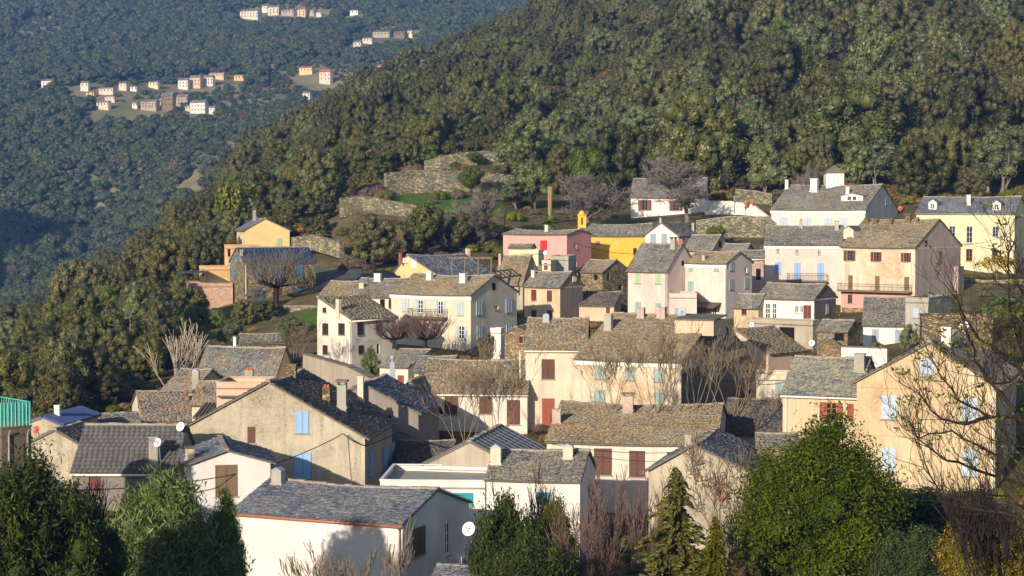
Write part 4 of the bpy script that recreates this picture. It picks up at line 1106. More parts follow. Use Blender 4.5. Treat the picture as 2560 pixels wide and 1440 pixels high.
# pink gable wall top follows the roof: coloured panel for the triangle
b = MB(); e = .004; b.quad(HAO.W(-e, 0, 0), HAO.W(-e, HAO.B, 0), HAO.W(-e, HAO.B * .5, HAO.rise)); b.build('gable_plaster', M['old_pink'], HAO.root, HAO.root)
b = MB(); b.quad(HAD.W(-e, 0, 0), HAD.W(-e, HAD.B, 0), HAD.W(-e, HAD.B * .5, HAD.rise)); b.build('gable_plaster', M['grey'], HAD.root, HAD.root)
b = MB(); b.quad(HT.W(-e, 0, 0), HT.W(-e, HT.B, 0), HT.W(-e, HT.B * .5, HT.rise)); b.build('gable_plaster', M['brown'], HT.root, HT.root)  # brown triangle carries the same painted shade up the gable
House('buttress_annex', 'pinkish buttress wing on the far side of the peeling house', (2396, 668), 222, 30, 2380, xb=2410, kind='flat', wall='old_pink')
HAP = House('loggia_house', 'white fronted house with red door on a terrace below the tall pink house', (2035, 749), 187, 33, 1893, xb=2090, apex=713, roof='r_grey', wall='white',
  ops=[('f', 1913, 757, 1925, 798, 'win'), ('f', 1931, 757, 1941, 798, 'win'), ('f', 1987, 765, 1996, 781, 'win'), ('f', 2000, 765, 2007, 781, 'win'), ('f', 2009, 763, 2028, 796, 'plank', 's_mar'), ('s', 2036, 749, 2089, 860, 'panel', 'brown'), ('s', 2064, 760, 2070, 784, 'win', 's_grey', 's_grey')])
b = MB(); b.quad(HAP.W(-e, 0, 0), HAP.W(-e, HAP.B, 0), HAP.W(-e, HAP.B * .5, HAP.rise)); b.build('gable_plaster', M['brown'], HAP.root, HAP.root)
House('loggia_wing', 'low ochre wing with tiny window left of the white fronted house', (1896, 769), 189, 33, 1835, xb=1925, apex=738, roof='r_grey', wall='ochre2', ops=[('f', 1854, 772, 1866, 787, 'win', 's_mar', 's_mar')])
House('arched_terrace', 'weathered terrace block with dark arch under the white fronted house', (2032, 803), 183, 34, 1870, xb=2050, kind='flat', wall='greige', ops=[('f', 1948, 818, 1986, 862, 'dark')])
HAQ = House('peach_roof_house', 'peach house with brown roof sloping to the right', (1921, 885), 159, 42, 1836, xb=2012, ridge='b', apex=826, rf=.97, roof='r_brown', wall='peach', ops=[('s', 1982, 886, 1994, 906, 'win', 's_grey', 's_grey')])
House('white_lean_to', 'whitewashed lean-to with flat slab roof below the peach house', (1970, 938), 151, 12, 1891, B=4, kind='flat', wall='cream', ops=[('f', 1938, 955, 1962, 985, 'sh', 's_gb')])
HAR = House('whitewashed_house', 'whitewashed low house with grey blue doors and slate roof', (2277, 815), 179, 12, 2158, B=10, apex=746, roof='r_grey', wall='white', ops=[('f', 2180, 823, 2196, 867, 'sh', 's_grey'), ('f', 2237, 825, 2252, 867, 'sh', 's_grey')])
House('concrete_cube', 'raw concrete cube with one shutter on the whitewashed house roof', (2322, 746), 177, 30, 2264, xb=2374, kind='flat', wall='concrete', ops=[('f', 2283, 771, 2297, 794, 'sh', 's_pale')])
House('stone_shed', 'open stone shed with mossy slab roof', (2119, 830), 172, 30, 2043, xb=2150, apex=804, roof='r_grey', wall='stone_gold', ops=[('f', 2086, 830, 2110, 852, 'dark')])
House('brown_stone_gable', 'little brown stone gable below the open shed', (2102, 870), 165, 8, 2049, B=3, ridge='b', apex=848, roof='r_brown', wall='stone_gold')
wall_strip('white_garden_wall', 'low whitewashed garden wall with grey pier below the whitewashed house', [(2103, 868, 163), (2160, 870, 162), (2217, 872, 161)], 2.0, 'white', .4, 'slab')
HAT = House('patchwork_roof_house', 'ochre house with blue and straw patched slate roof and red brown shutters', (2145, 991), 126, 22, 1957, B=7.5, apex=899, roof='r_patch', wall='ochre2', gutter='trim', down=[('f', 4.8, 'trim')], w=.3, ex=.15,
  ops=[('f', 2064, 1006, 2092, 1049, 'wino', 's_red', 's_orange'), ('f', 2118, 1009, 2134, 1048, 'sh', 's_red')], chim=[(2134, 2162, 884, 932, 'plain', 'concrete')])
HAU = House('ochre_house', 'tall stained ochre gable with pale blue shutters at right', (2490, 966), 116, 21, 2142, B=11, ridge='b', apex=859, rf=.474, roof='r_orange', wall='ochre', ov=.4, ovg=.2, down=[('f', .15, 'trim')],
  ops=[('f', 2203, 988, 2243, 1048, 'sh', 's_pale'), ('f', 2300, 895, 2338, 940, 'plank', 's_pale'), ('f', 2405, 995, 2445, 1052, 'sh', 's_pale'), ('f', 2203, 1118, 2240, 1182, 'sh', 's_pale'), ('f', 2405, 1125, 2445, 1190, 'sh', 's_pale'),
       ('f', 2146, 970, 2488, 974, 'band', 'ochre'), ('f', 2146, 1090, 2488, 1094, 'band', 'ochre'), ('s', 2508, 990, 2518, 1042, 'win'), ('s', 2530, 985, 2539, 1036, 'win'), ('s', 2508, 1112, 2518, 1166, 'win'), ('s', 2530, 1104, 2539, 1157, 'win')],
  chim=[(2352, 2378, 818, 858, 'plain', 'white')])
House('stone_tower_block', 'square golden stone block behind the ochre gable', (2482, 796), 143, 10, 2305, B=5, kind='flat', wall='stone')
HAW = House('terrace_white_house', 'white house with dark red shutters under the big bare tree', (1763, 493), 277, 9, 1577, B=9.5, apex=447, roof='r_grey', wall='white',
  ops=[('f', 1604, 500, 1620, 526, 'wino', 's_mar', 's_wood'), ('f', 1682, 501, 1698, 527, 'wino', 's_mar', 's_wood')])
for cxp in (1622, 1690):
    a0, zz = HAW.on_front(cxp, 556); b = MB(); r = 1.0; pts = [HAW.W(a0 + r * math.cos(t), -.008, zz + r * .8 * math.sin(t)) for t in np.linspace(0, PI, 12)]; b.quad(*pts); b.build('arch_door', M['old_pink'], HAW.root, HAW.root)
wall_strip('white_terrace_wall', 'whitewashed curved wall right of the white terrace house', [(1763, 503, 274), (1830, 505, 273), (1880, 512, 272), (1922, 545, 270)], 3.2, 'white', .4, 'white')
wall_strip('retaining_wall', 'pinkish grey stone retaining wall below the white terrace house', [(1740, 552, 264), (1830, 542, 263), (1908, 543, 262), (1928, 560, 260)], 4.6, 'stone_grey', .8)
wall_strip('grey_garden_wall', 'rough grey stone wall left of the large upper white house', [(1838, 474, 284), (1880, 478, 283), (1930, 486, 281)], 3.2, 'stone_grey', .6)
# left hamlet
HX1 = House('stone_house', 'stone house with navy slate roof and blue shutters behind a pollard', (611, 658), 232, 24, 789, xb=575, side='L', apex=621, roof='r_navy', wall='stone', regular=True, w=.45, ex=.3, thick=.02, ridge_cap=True,
  ops=[('f', 739, 664, 758, 696, 'plank', 's_blue2'), ('f', 741, 720, 760, 752, 'plank', 's_blue2'), ('f', 640, 727, 657, 758, 'plank', 's_blue2'), ('f', 640, 668, 655, 700, 'plank', 's_blue2'), ('f', 690, 668, 704, 700, 'plank', 's_blue2'), ('f', 688, 721, 707, 756, 'door', 's_brown'),
       ('s', 580, 664, 586, 696, 'plank', 's_blue2'), ('s', 581, 640, 586, 653, 'plank', 's_blue2'), ('s', 593, 640, 598, 653, 'plank', 's_blue2')], chim=[(600, 608, 624, 640, 'plain', 'concrete')], down=[('f', .15, 'trim')])
House('yellow_gable_house', 'warm yellow gable house above the navy slate roof', (612, 577), 262, 16, 724, B=8, side='L', ridge='b', apex=548, rf=.45, roof='r_blue', wall='lemon', ops=[('f', 692, 595, 704, 621, 'sh', 's_green'), ('s', 602, 588, 607, 612, 'win')], chim=[(632, 640, 520, 552, 'slab', 'concrete')])
HXb = House('apricot_terrace_block', 'apricot terrace block under the yellow gable', (580, 614), 252, 20, 650, xb=561, side='L', kind='flat', wall='orange', ops=[('s', 566, 622, 576, 642, 'dark'), ('s', 564, 646, 570, 666, 'win')])
HXc = House('apricot_house', 'apricot flat roofed house left of the stone house', (515, 667), 240, 22, 590, xb=498, side='L', kind='flat', wall='orange', ops=[('s', 502, 672, 512, 690, 'dark'), ('f', 527, 694, 570, 710, 'panel', 'lemon')])
HXd = House('brick_block', 'brick terrace block with black steel canopy frame at the left hamlet', (441, 709), 235, 6, 582, B=7, side='L', kind='flat', wall='brick')
b = MB()
for a in (.1, HXd.A * .5): 
    for bb in (.1, HXd.B * .8): b.box(HXd.W(a, bb, 0), (.1, 0, 0), (0, .1, 0), (0, 0, 1.25))
b.box(HXd.W(0, 0, 1.25), HXd.ea * HXd.A * .52, HXd.eb * HXd.B * .85, Vector((0, 0, .14))); b.build('steel_canopy', M['steel'], HXd.root, HXd.root)

# terrace walls on the slope
wall_strip('terrace_wall', 'large grey dry stone terrace wall with the heart shaped bush', [(966, 434, 285), (1035, 427, 287), (1150, 427, 288), (1300, 442, 290)], 4.2, 'stone_grey', 1.0, 'stone_grey')
wall_strip('upper_terrace_wall', 'upper dry stone terrace wall among brown scrub', [(1060, 404, 318), (1100, 392, 318), (1160, 382, 319), (1215, 378, 320), (1290, 386, 320)], 2.8, 'stone_grey', .8, 'stone_grey')
wall_strip('lower_terrace_wall', 'lower terrace wall beside the grass at left of the trees', [(851, 497, 268), (905, 491, 269), (960, 500, 268), (1045, 516, 267)], 2.6, 'stone_grey', .8, 'stone_grey')
wall_strip('path_wall', 'rough stone wall right of the yellow gable house', [(728, 596, 258), (780, 588, 257), (850, 608, 252)], 2.0, 'stone_grey', .7, 'stone_grey')
wall_strip('garden_wall', 'low stone garden wall in front of the stone house', [(695, 766, 222), (770, 766, 221), (800, 768, 220)], 1.4, 'stone_grey', .4)
wall_strip('right_garden_wall', 'brownish stone wall below the lawn of the yellow house', [(2392, 700, 232), (2480, 702, 230), (2600, 700, 228)], 2.6, 'stone_gold', .6)

# ------------------------------------------------------------------ hamlets on the far slope
FARH = [
 (103,198,137,217,'white','plain white house standing alone at far left of the hamlet'),(201,203,225,221,'cream2','small cream cube house on the far slope'),(247,218,291,231,'pale_pink','low pink row house on the far slope'),
 (297,205,320,222,'cream2','cream house right of the low pink row'),(371,202,400,217,'yellow','pale yellow gabled cottage on the far slope'),(445,195,475,220,'white','white three storey block left of the peach row'),
 (474,188,507,216,'peach','peach house in the middle of the upper row'),(507,187,538,212,'white_pink','off white block right of the peach house'),(522,180,568,194,'peach','long peach house at right end of the upper row'),
 (585,186,615,198,'orange','orange cottage standing alone right of the upper row'),(241,252,278,267,'cream','cream bungalow at lower left of the hamlet'),(262,238,292,251,'pale_pink','little pink house above the cream bungalow'),
 (352,249,400,270,'greige','grey beige stone house left of the old tower'),(402,230,440,272,'stone','old square stone tower in the far hamlet'),(440,236,475,265,'greige','dull stone house right of the tower'),
 (475,250,522,281,'white','largest bright white house of the far hamlet'),(522,265,541,281,'white','white annex at right of the bright white house'),
 (600,22,655,45,'cream2','large cream house at left of the topmost hamlet'),(670,13,703,35,'cream','cream row house in the topmost hamlet'),(703,21,741,36,'greige','stone house in the middle of the topmost hamlet'),
 (743,18,768,41,'peach','peach tower house in the topmost hamlet'),(768,23,790,36,'greige','dull house at right end of the topmost hamlet'),(875,24,900,33,'white','long white bungalow right of the topmost hamlet'),
 (883,102,907,118,'cream','cream block at lower left of the ridge row'),(906,93,936,106,'white_pink','off white house beside the cream block'),(932,76,984,91,'greige','long stone row on the far right shoulder'),
 (985,78,1018,92,'stone','stone house in the row on the right shoulder'),(1018,74,1034,90,'yellow','yellow house ending the stone row'),(748,166,788,181,'lemon','yellow stepped house left of the red roofed block'),
 (798,173,832,203,'pale_pink','tall pale pink block with red roof'),(756,229,779,247,'white','white house just above the near wooded ridge'),(942,161,975,178,'cream','cream house left of the red roofed villa'),(973,155,1003,168,'white','white villa with red roof above the near ridge'),
 (325,214,345,225,'white','tiny white house between the cream and yellow cottages'),(395,246,415,258,'cream2','small cream house tucked left of the tower top'),(462,262,478,274,'cream','small cream house below the dull stone house'),(215,228,240,240,'orange','low orange roofed shed on the far slope'),
 (655,12,672,26,'white','white house behind the large cream house'),(790,28,806,38,'cream2','pale end house of the topmost hamlet'),(330,255,346,266,'white_pink','small pinkish house left of the grey beige stone house'),(545,262,566,272,'greige','low stone shed right of the white annex')]
for i, (x0, y0, x1, y1, mk, lb) in enumerate(FARH):
    x1, y0 = (x1, y0)
    Yd = far_ground((x0 + x1) / 2, y1 + 2) - 8
    hpx = y1 - y0; th = 14 + (i * 37) % 22
    rf_ = 'r_red' if 'red roof' in lb else 'r_grey'
    ops = []
    n = max(2, int((x1 - x0) / 9)); w_ = (x1 - x0) * .8 / n
    for r_ in range(2 if hpx > 18 else 1):
        for k in range(n):
            xx = x0 + 2 + w_ * k; yy = y0 + hpx * (.38 + .32 * r_)
            ops.append(('f', xx + w_ * .3, yy, xx + w_ * .3 + 2.2, yy + 4.5, 'dark'))
    House('far_house', lb, (x0 + (x1 - x0) * .8, y0 + hpx * .2), Yd, th, x0, xb=x1, apex=y0, roof=rf_, wall=mk, ops=ops, far=True, group='houses on the far slope', ridge_cap=False)
# ------------------------------------------------------------------ vegetation meshes (unit: height 1, crown width 1)
G = lambda r, g, b, k=1.0: lin(r, g, b, k)
M['l_oak'] = leafm('holm_oak_leaves', G(48, 51, 27), G(76, 77, 42), G(124, 118, 74), .42)
M['l_olive'] = leafm('olive_leaves', G(64, 73, 45), G(94, 101, 66), G(138, 139, 100), .25)
M['l_green'] = leafm('fresh_green_leaves', G(54, 66, 30), G(80, 92, 42), G(116, 122, 64), .2)
M['l_dark'] = leafm('laurel_leaves', G(34, 46, 24), G(52, 64, 32), G(90, 94, 46), .15, .7, .2)
M['l_citrus'] = leafm('evergreen_leaves', G(40, 50, 14), G(68, 78, 22), G(116, 114, 42), .1, .75, .15)
M['l_pepper'] = leafm('pepper_tree_leaves', G(58, 72, 30), G(88, 104, 46), G(130, 136, 76), .1)
M['l_fir'] = leafm('conifer_needles', G(62, 68, 24), G(96, 98, 38), G(134, 128, 58), .15)
M['l_scrub'] = leafm('dry_scrub_leaves', G(98, 84, 52), G(132, 110, 72), G(168, 142, 98), .3)
M['l_mauve'] = leafm('bare_scrub_twigs', G(92, 80, 70), G(118, 104, 92), G(146, 130, 114), .2)
M['l_heath'] = leafm('heath_leaves', G(72, 80, 28), G(104, 108, 40), G(138, 130, 62), .3)
M['l_far'] = leafm('far_wood_leaves', G(58, 66, 42), G(76, 84, 54), G(98, 102, 70), .18)
M['l_yellow'] = leafm('yellowing_leaves', G(130, 130, 36), G(170, 160, 50), G(200, 180, 80), .1)
M['l_palm'] = leafm('palm_leaves', G(54, 76, 30), G(84, 104, 44), G(120, 130, 66), .1)
M['l_berry'] = leafm('orange_flower_leaves', G(54, 66, 20), G(92, 90, 26), G(170, 126, 34), .1)
M['bark'] = barkm('grey_bark', G(104, 94, 84), G(140, 128, 116))
M['bark_d'] = barkm('dark_bark', G(44, 37, 34), G(64, 55, 49))
M['bark_w'] = barkm('pale_bark', G(158, 144, 126), G(190, 176, 156))
M['bark_p'] = barkm('purple_twigs', G(100, 80, 74), G(130, 106, 96))
M['bark_t'] = barkm('tan_twigs', G(134, 112, 84), G(166, 142, 110))
M['bark_g'] = barkm('grey_twigs', G(112, 104, 98), G(140, 130, 122))

ICO = None
def ico():
    global ICO
    if ICO is None:
        t = (1 + 5 ** .5) / 2
        v = np.array([(-1, t, 0), (1, t, 0), (-1, -t, 0), (1, -t, 0), (0, -1, t), (0, 1, t), (0, -1, -t), (0, 1, -t), (t, 0, -1), (t, 0, 1), (-t, 0, -1), (-t, 0, 1)], float)
        v /= np.linalg.norm(v[0])
        f = np.array([(0, 11, 5), (0, 5, 1), (0, 1, 7), (0, 7, 10), (0, 10, 11), (1, 5, 9), (5, 11, 4), (11, 10, 2), (10, 7, 6), (7, 1, 8), (3, 9, 4), (3, 4, 2), (3, 2, 6), (3, 6, 8), (3, 8, 9), (4, 9, 5), (2, 4, 11), (6, 2, 10), (8, 6, 7), (9, 8, 1)])
        ICO = (v, f)
    return ICO

def unitv(a): return a / np.maximum(np.linalg.norm(a, axis=-1, keepdims=True), 1e-9)

def crown(name, mat, seed, nc=45, nl=70, leaf=.035, cr=(.13, .2), z0=.1, shape='round', jit=.7, droop=0.0, asp=1.6, core=.8, hollow=.35, lobes=0, sprig=.12):
    r = np.random.default_rng(seed)
    zc = (1 + z0) / 2; rz = (1 - z0) / 2
    d = unitv(r.normal(size=(nc, 3))); rad = np.cbrt(r.uniform(hollow, 1, nc))
    c_r = r.uniform(cr[0], cr[1], nc)
    c = d * rad[:, None] * np.stack([.5 - c_r * .8, .5 - c_r * .8, rz - c_r * .8], 1)
    lump = 1 + .12 * np.sin(d[:, 0] * 3 + seed) + .12 * np.sin(d[:, 1] * 4 + seed * 2)
    c[:, :2] *= lump[:, None]
    if lobes:
        lc = unitv(r.normal(size=(lobes, 3))) * np.cbrt(r.uniform(.15, 1, lobes))[:, None]; lr = r.uniform(.11, .32, lobes)
        lc *= np.stack([.5 - lr * .85, .5 - lr * .85, rz - lr * .6], 1); li = r.choice(lobes, nc, p=lr ** 2 / (lr ** 2).sum())
        c = lc[li] + d * rad[:, None] * (lr[li] * .8)[:, None] * np.array([1, 1, 1.15])
    if shape == 'cone': k = np.clip((c[:, 2] + rz) / (2 * rz), 0, 1); c[:, :2] *= (1.15 - .95 * k)[:, None]
    if shape == 'dome': c[:, 2] = np.abs(c[:, 2]) * 1.3 - rz * .45
    if shape == 'bush': k = np.clip((c[:, 2] + rz) / (2 * rz), 0, 1); c[:, :2] *= (1.22 - .8 * k ** 1.3)[:, None]
    if shape == 'egg': k = np.clip((c[:, 2] + rz) / (2 * rz), 0, 1); c[:, :2] *= (1.1 - .45 * k)[:, None]
    c[:, 2] += zc
    n = nc * nl
    idx = np.repeat(np.arange(nc), nl)
    out = unitv(c - np.array([0, 0, zc]))
    ld = unitv(r.normal(size=(n, 3)) + .55 * out[idx] + np.array([0, 0, .25]))
    p = c[idx] + ld * (c_r[idx] * np.where(r.random(n) < sprig, r.uniform(1.1, 1.45 + sprig, n), r.uniform(.72, 1.12, n)))[:, None]
    if droop: p[:, 2] -= .16 * r.random(n) ** 2; p[:, :2] += .05 * r.normal(size=(n, 2)) * r.random((n, 1))
    nrm = unitv(ld + jit * r.normal(size=(n, 3)) * .6)
    t = unitv(np.cross(nrm, r.normal(size=(n, 3))))
    if droop: t = unitv(t * (1 - droop) + np.array([0, 0, -1.0]) * droop)
    bt = unitv(np.cross(nrm, t))
    s = leaf * r.uniform(.55, 1.35, n)
    a = t * (s * asp)[:, None] * .5; b = bt * s[:, None] * .5
    V = np.stack([p - a, p + b - a * .1, p + a, p - b - a * .1], 1).reshape(-1, 3)
    Q = np.arange(4 * n).reshape(-1, 4)
    rnd = np.clip(r.normal(.5, .22, n) + (r.random(nc)[idx] - .5) * .3, 0, 1)
    iv, jf = ico()
    if core > 0:
        cv = (iv[None] * (c_r * core)[:, None, None] * r.uniform(.85, 1.1, (nc, 12, 1)) + c[:, None]).reshape(-1, 3)
        cf = (jf[None] + 12 * np.arange(nc)[:, None, None]).reshape(-1, 3) + len(V)
        cf = np.concatenate([cf, cf[:, 2:3]], 1)
    me = bpy.data.meshes.new(name)
    if core > 0:
        Vt = np.concatenate([V, cv]); nq = len(Q); ntri = len(cf)
        me.vertices.add(len(Vt)); me.vertices.foreach_set('co', Vt.astype(np.float32).ravel())
        loops = np.concatenate([Q.ravel(), cf[:, :3].ravel()]).astype(np.int32)
        me.loops.add(len(loops)); me.loops.foreach_set('vertex_index', loops)
        me.polygons.add(nq + ntri)
        me.polygons.foreach_set('loop_start', np.concatenate([np.arange(nq) * 4, nq * 4 + np.arange(ntri) * 3]).astype(np.int32))
        me.update(calc_edges=True); rnd = np.concatenate([rnd, r.uniform(.2, .6, ntri)])
    else:
        me = mesh_quads(name, V, Q)
    face_attr(me, 'rnd', rnd)
    me.materials.append(mat)
    return me

def tubes_mesh(name, segs, mat, n=3):
    """segs: (p0, p1, r0, r1)"""
    A = np.array([np.r_[s[0], s[1], s[2], s[3]] for s in segs], float)
    p0 = A[:, :3]; p1 = A[:, 3:6]; r0 = A[:, 6]; r1 = A[:, 7]
    d = unitv(p1 - p0); ref = np.where(np.abs(d[:, 2:3]) < .9, np.array([[0, 0, 1.0]]), np.array([[1.0, 0, 0]]))
    u = unitv(np.cross(d, ref)); w = np.cross(d, u)
    V = []
    for k in range(n):
        t = 2 * PI * k / n; e = u * math.cos(t) + w * math.sin(t)
        V += [p0 + e * r0[:, None], p1 + e * r1[:, None]]
    V = np.stack(V, 1).reshape(-1, 3)
    base = np.arange(len(A))[:, None] * (2 * n)
    Q = np.concatenate([np.stack([base[:, 0] + 2 * k, base[:, 0] + 2 * ((k + 1) % n), base[:, 0] + 2 * ((k + 1) % n) + 1, base[:, 0] + 2 * k + 1], 1) for k in range(n)])
    me = mesh_quads(name, V, Q, True); me.materials.append(mat); return me

def branching(seed, start, d, length, rad, depth, spread=.5, kids=(2, 4), up=.1, shrink=.68, steps=3, wob=.15, rmin=.0012, rs=.6):
    r = random.Random(seed); segs = []
    def grow(p, d, L, rd, lev):
        q = Vector(p); dd = Vector(d).normalized(); pts = [(q.copy(), rd)]
        for k in range(steps):
            dd = (dd + Vector((r.uniform(-1, 1), r.uniform(-1, 1), r.uniform(-1, 1) + up)) * wob).normalized()
            q = q + dd * (L / steps); pts.append((q.copy(), max(rmin, rd * (1 - (k + 1) / steps * (1 - rs)))))
        for a, b in zip(pts[:-1], pts[1:]): segs.append((a[0], b[0], a[1], b[1]))
        if lev <= 0: return
        n = r.randint(*kids)
        for k in range(n):
            i = r.randint(max(1, steps - 2), steps) if k else steps
            ax = Vector((r.uniform(-1, 1), r.uniform(-1, 1), r.uniform(-.6, 1))).normalized()
            nd = (dd + ax * spread * r.uniform(.6, 1.5) + Vector((0, 0, up))).normalized()
            grow(pts[i][0], nd, L * shrink * r.uniform(.75, 1.2), max(rmin, pts[i][1] * r.uniform(.55, .8)), lev - 1)
    grow(Vector(start), Vector(d), length, rad, depth)
    return segs

def trunk_mesh(name, seed, mat, h=.5, r=.03, forks=3):
    segs = branching(seed, (0, 0, -.05), (0, 0, 1), h * .6, r, 2, .5, (forks, forks), .25, .75, 3, .12)
    return tubes_mesh(name, segs, mat, 5)

TRK = {'oak': trunk_mesh('trunk', 1, M['bark_d'], .5, .03), 'olive': trunk_mesh('trunk', 2, M['bark'], .5, .035)}
CRW = {
 'oak': [crown('crown', M['l_oak'], 18 + k, 120, 85, .02, (.05, .11), .04, 'egg', .45, core=.86, lobes=7) for k in range(2)] + [crown('crown', M['l_oak'], 10 + k, 120, 85, .02, (.05, .115), .04, 'round', .45, core=.86) for k in range(2)] + [crown('crown', M['l_oak'], 16, 120, 85, .02, (.05, .115), .04, 'egg', .45, core=.86)],
 'olive': [crown('crown', M['l_olive'], 20 + k, 90, 90, .02, (.05, .12), .06, 'dome', .6, core=.75, lobes=6) for k in range(3)],
 'green': [crown('crown', M['l_green'], 30 + k, 46, 140, .024, (.11, .19), .05, 'round', .8, core=.75) for k in range(2)],
 'heath': [crown('crown', M['l_heath'], 40 + k, 26, 60, .05, (.14, .22), .0, 'dome', .9, core=.7) for k in range(2)],
 'scrub': [crown('crown', M['l_scrub'], 44 + k, 26, 60, .05, (.14, .22), .0, 'dome', 1.0, core=.6) for k in range(2)],
 'mauve': [crown('crown', M['l_mauve'], 48 + k, 30, 90, .03, (.14, .22), .0, 'dome', 1.2, core=.45, asp=3.5) for k in range(2)],
 'far': [crown('crown', M['l_far'], 60 + k, 22, 40, .075, (.13, .23), .0, 'round', .5, core=.92) for k in range(4)],
}
CRW['oakbig'] = [crown('crown', M['l_oak'], 301 + k, 240, 75, .0135, (.03, .075), .02, sh_, .5, core=.86, lobes=lo_) for k, (sh_, lo_) in enumerate((('egg', 0), ('round', 0), ('egg', 5)))]
CRW['olivebig'] = [crown('crown', M['l_olive'], 311 + k, 200, 80, .014, (.035, .085), .03, 'round', .6, core=.8, lobes=5) for k in range(2)]

def tree(kind, label, px, Y, top, wpx, cat='tree', group=None, name=None, cm=None, tm=None, rot=None, base_py=None, z=None):
    """a tree standing on the slope in photograph column px at depth Y; top = row of its tip, wpx = crown width"""
    p = gpx(px, Y)
    if base_py is not None: p.z = ray(0, base_py)[1] * Y
    if z is not None: p.z = z
    h = max(.6, ray(0, top)[1] * Y - p.z); w = wpx / FPX * Y
    root = empty(name or (kind + '_tree'), p, label, cat, group)
    root.scale = (w, w, h); root.rotation_euler.z = random.uniform(0, 6.28) if rot is None else rot
    put_parts(root, cm or random.choice(CRW[kind]), tm or TRK.get(kind, TRK['oak']))
    return root
def put_parts(root, cm, tm):
    for nm, me in (('crown', cm), ('trunk', tm)):
        if me is None: continue
        o = bpy.data.objects.new(nm, me); o.parent = root; COL.objects.link(o)

def scatter_stuff(name, label, cat, P, S, R, I, meshes):
    """one object whose points carry copies of the given meshes (woods and scrub that read as one mass)"""
    me = bpy.data.meshes.new(name)
    me.vertices.add(len(P)); me.vertices.foreach_set('co', np.asarray(P, np.float32).ravel())
    for nm, tp, key, val in (('scl', 'FLOAT_VECTOR', 'vector', S), ('rot', 'FLOAT_VECTOR', 'vector', R)):
        a = me.attributes.new(nm, tp, 'POINT'); a.data.foreach_set(key, np.asarray(val, np.float32).ravel())
    a = me.attributes.new('idx', 'INT', 'POINT'); a.data.foreach_set('value', np.asarray(I, np.int32))
    o = link(bpy.data.objects.new(name, me)); tag(o, label, cat, kind='stuff')
    col = bpy.data.collections.new(name + '_src')
    for k, m in enumerate(meshes):
        s = bpy.data.objects.new('%s_src_%02d' % (name, k), m); col.objects.link(s)
    ng = bpy.data.node_groups.new(name, 'GeometryNodeTree')
    ng.interface.new_socket('Geometry', in_out='INPUT', socket_type='NodeSocketGeometry'); ng.interface.new_socket('Geometry', in_out='OUTPUT', socket_type='NodeSocketGeometry')
    N = ng.nodes; gi = N.new('NodeGroupInput'); go = N.new('NodeGroupOutput'); iop = N.new('GeometryNodeInstanceOnPoints'); ci = N.new('GeometryNodeCollectionInfo')
    ci.inputs['Collection'].default_value = col; ci.inputs['Separate Children'].default_value = True; ci.inputs['Reset Children'].default_value = True
    def na(nm, tp):
        n = N.new('GeometryNodeInputNamedAttribute'); n.data_type = tp; n.inputs['Name'].default_value = nm; return n.outputs['Attribute']
    L = ng.links
    L.new(gi.outputs[0], iop.inputs['Points']); L.new(ci.outputs[0], iop.inputs['Instance']); iop.inputs['Pick Instance'].default_value = True
    L.new(na('idx', 'INT'), iop.inputs['Instance Index'])
    e2r = N.new('FunctionNodeEulerToRotation'); L.new(na('rot', 'FLOAT_VECTOR'), e2r.inputs[0]); L.new(e2r.outputs[0], iop.inputs['Rotation'])
    L.new(na('scl', 'FLOAT_VECTOR'), iop.inputs['Scale']); L.new(iop.outputs[0], go.inputs[0])
    md = o.modifiers.new('scatter', 'NODES'); md.node_group = ng
    return o

# ---- things that must stay clear of the wild growth: house footprints, walls, gardens
FOOT = []
for o in list(sc.objects):
    if o.type == 'MESH' and o.name.split('.')[0] in ('wall', 'wall_body') and o.parent:
        c = np.array([tuple(o.parent.location + v.co) for v in o.data.vertices])
        FOOT.append((c[:, 0].min(), c[:, 0].max(), c[:, 1].min(), c[:, 1].max()))
FOOT = np.array(FOOT)
def clear(x, y, m=1.0):
    f = FOOT
    return not np.any((x > f[:, 0] - m) & (x < f[:, 1] + m) & (y > f[:, 2] - m) & (y < f[:, 3] + m))

# ------------------------------------------------------------------ wooded slope behind and left of the village
def village(px, Y):
    """inside the built-up part of the slope"""
    lo = np.interp(px, [-300, 0, 250, 420, 560, 800, 860, 1270, 1580, 1900, 2250, 2600], [150, 152, 160, 190, 268, 262, 300, 305, 292, 287, 282, 285])
    return Y < lo
cand = []
tries = 0
occ = {}
r = random.Random(5)
def try_place(x, y, rad):
    key = (int(x // 12), int(y // 12))
    for i in (-1, 0, 1):
        for j in (-1, 0, 1):
            for (a, b, c) in occ.get((key[0] + i, key[1] + j), ()):
                if (a - x) ** 2 + (b - y) ** 2 < ((.62 if y < 900 else .6) * (rad + c)) ** 2: return False
    occ.setdefault(key, []).append((x, y, rad)); return True
def near_depth(px, py):
    for Y_ in np.arange(240, 900, 2.0):
        rx, rz = ray(px, py)
        if ground(rx * Y_, Y_) > rz * Y_: return Y_
    return 400.0
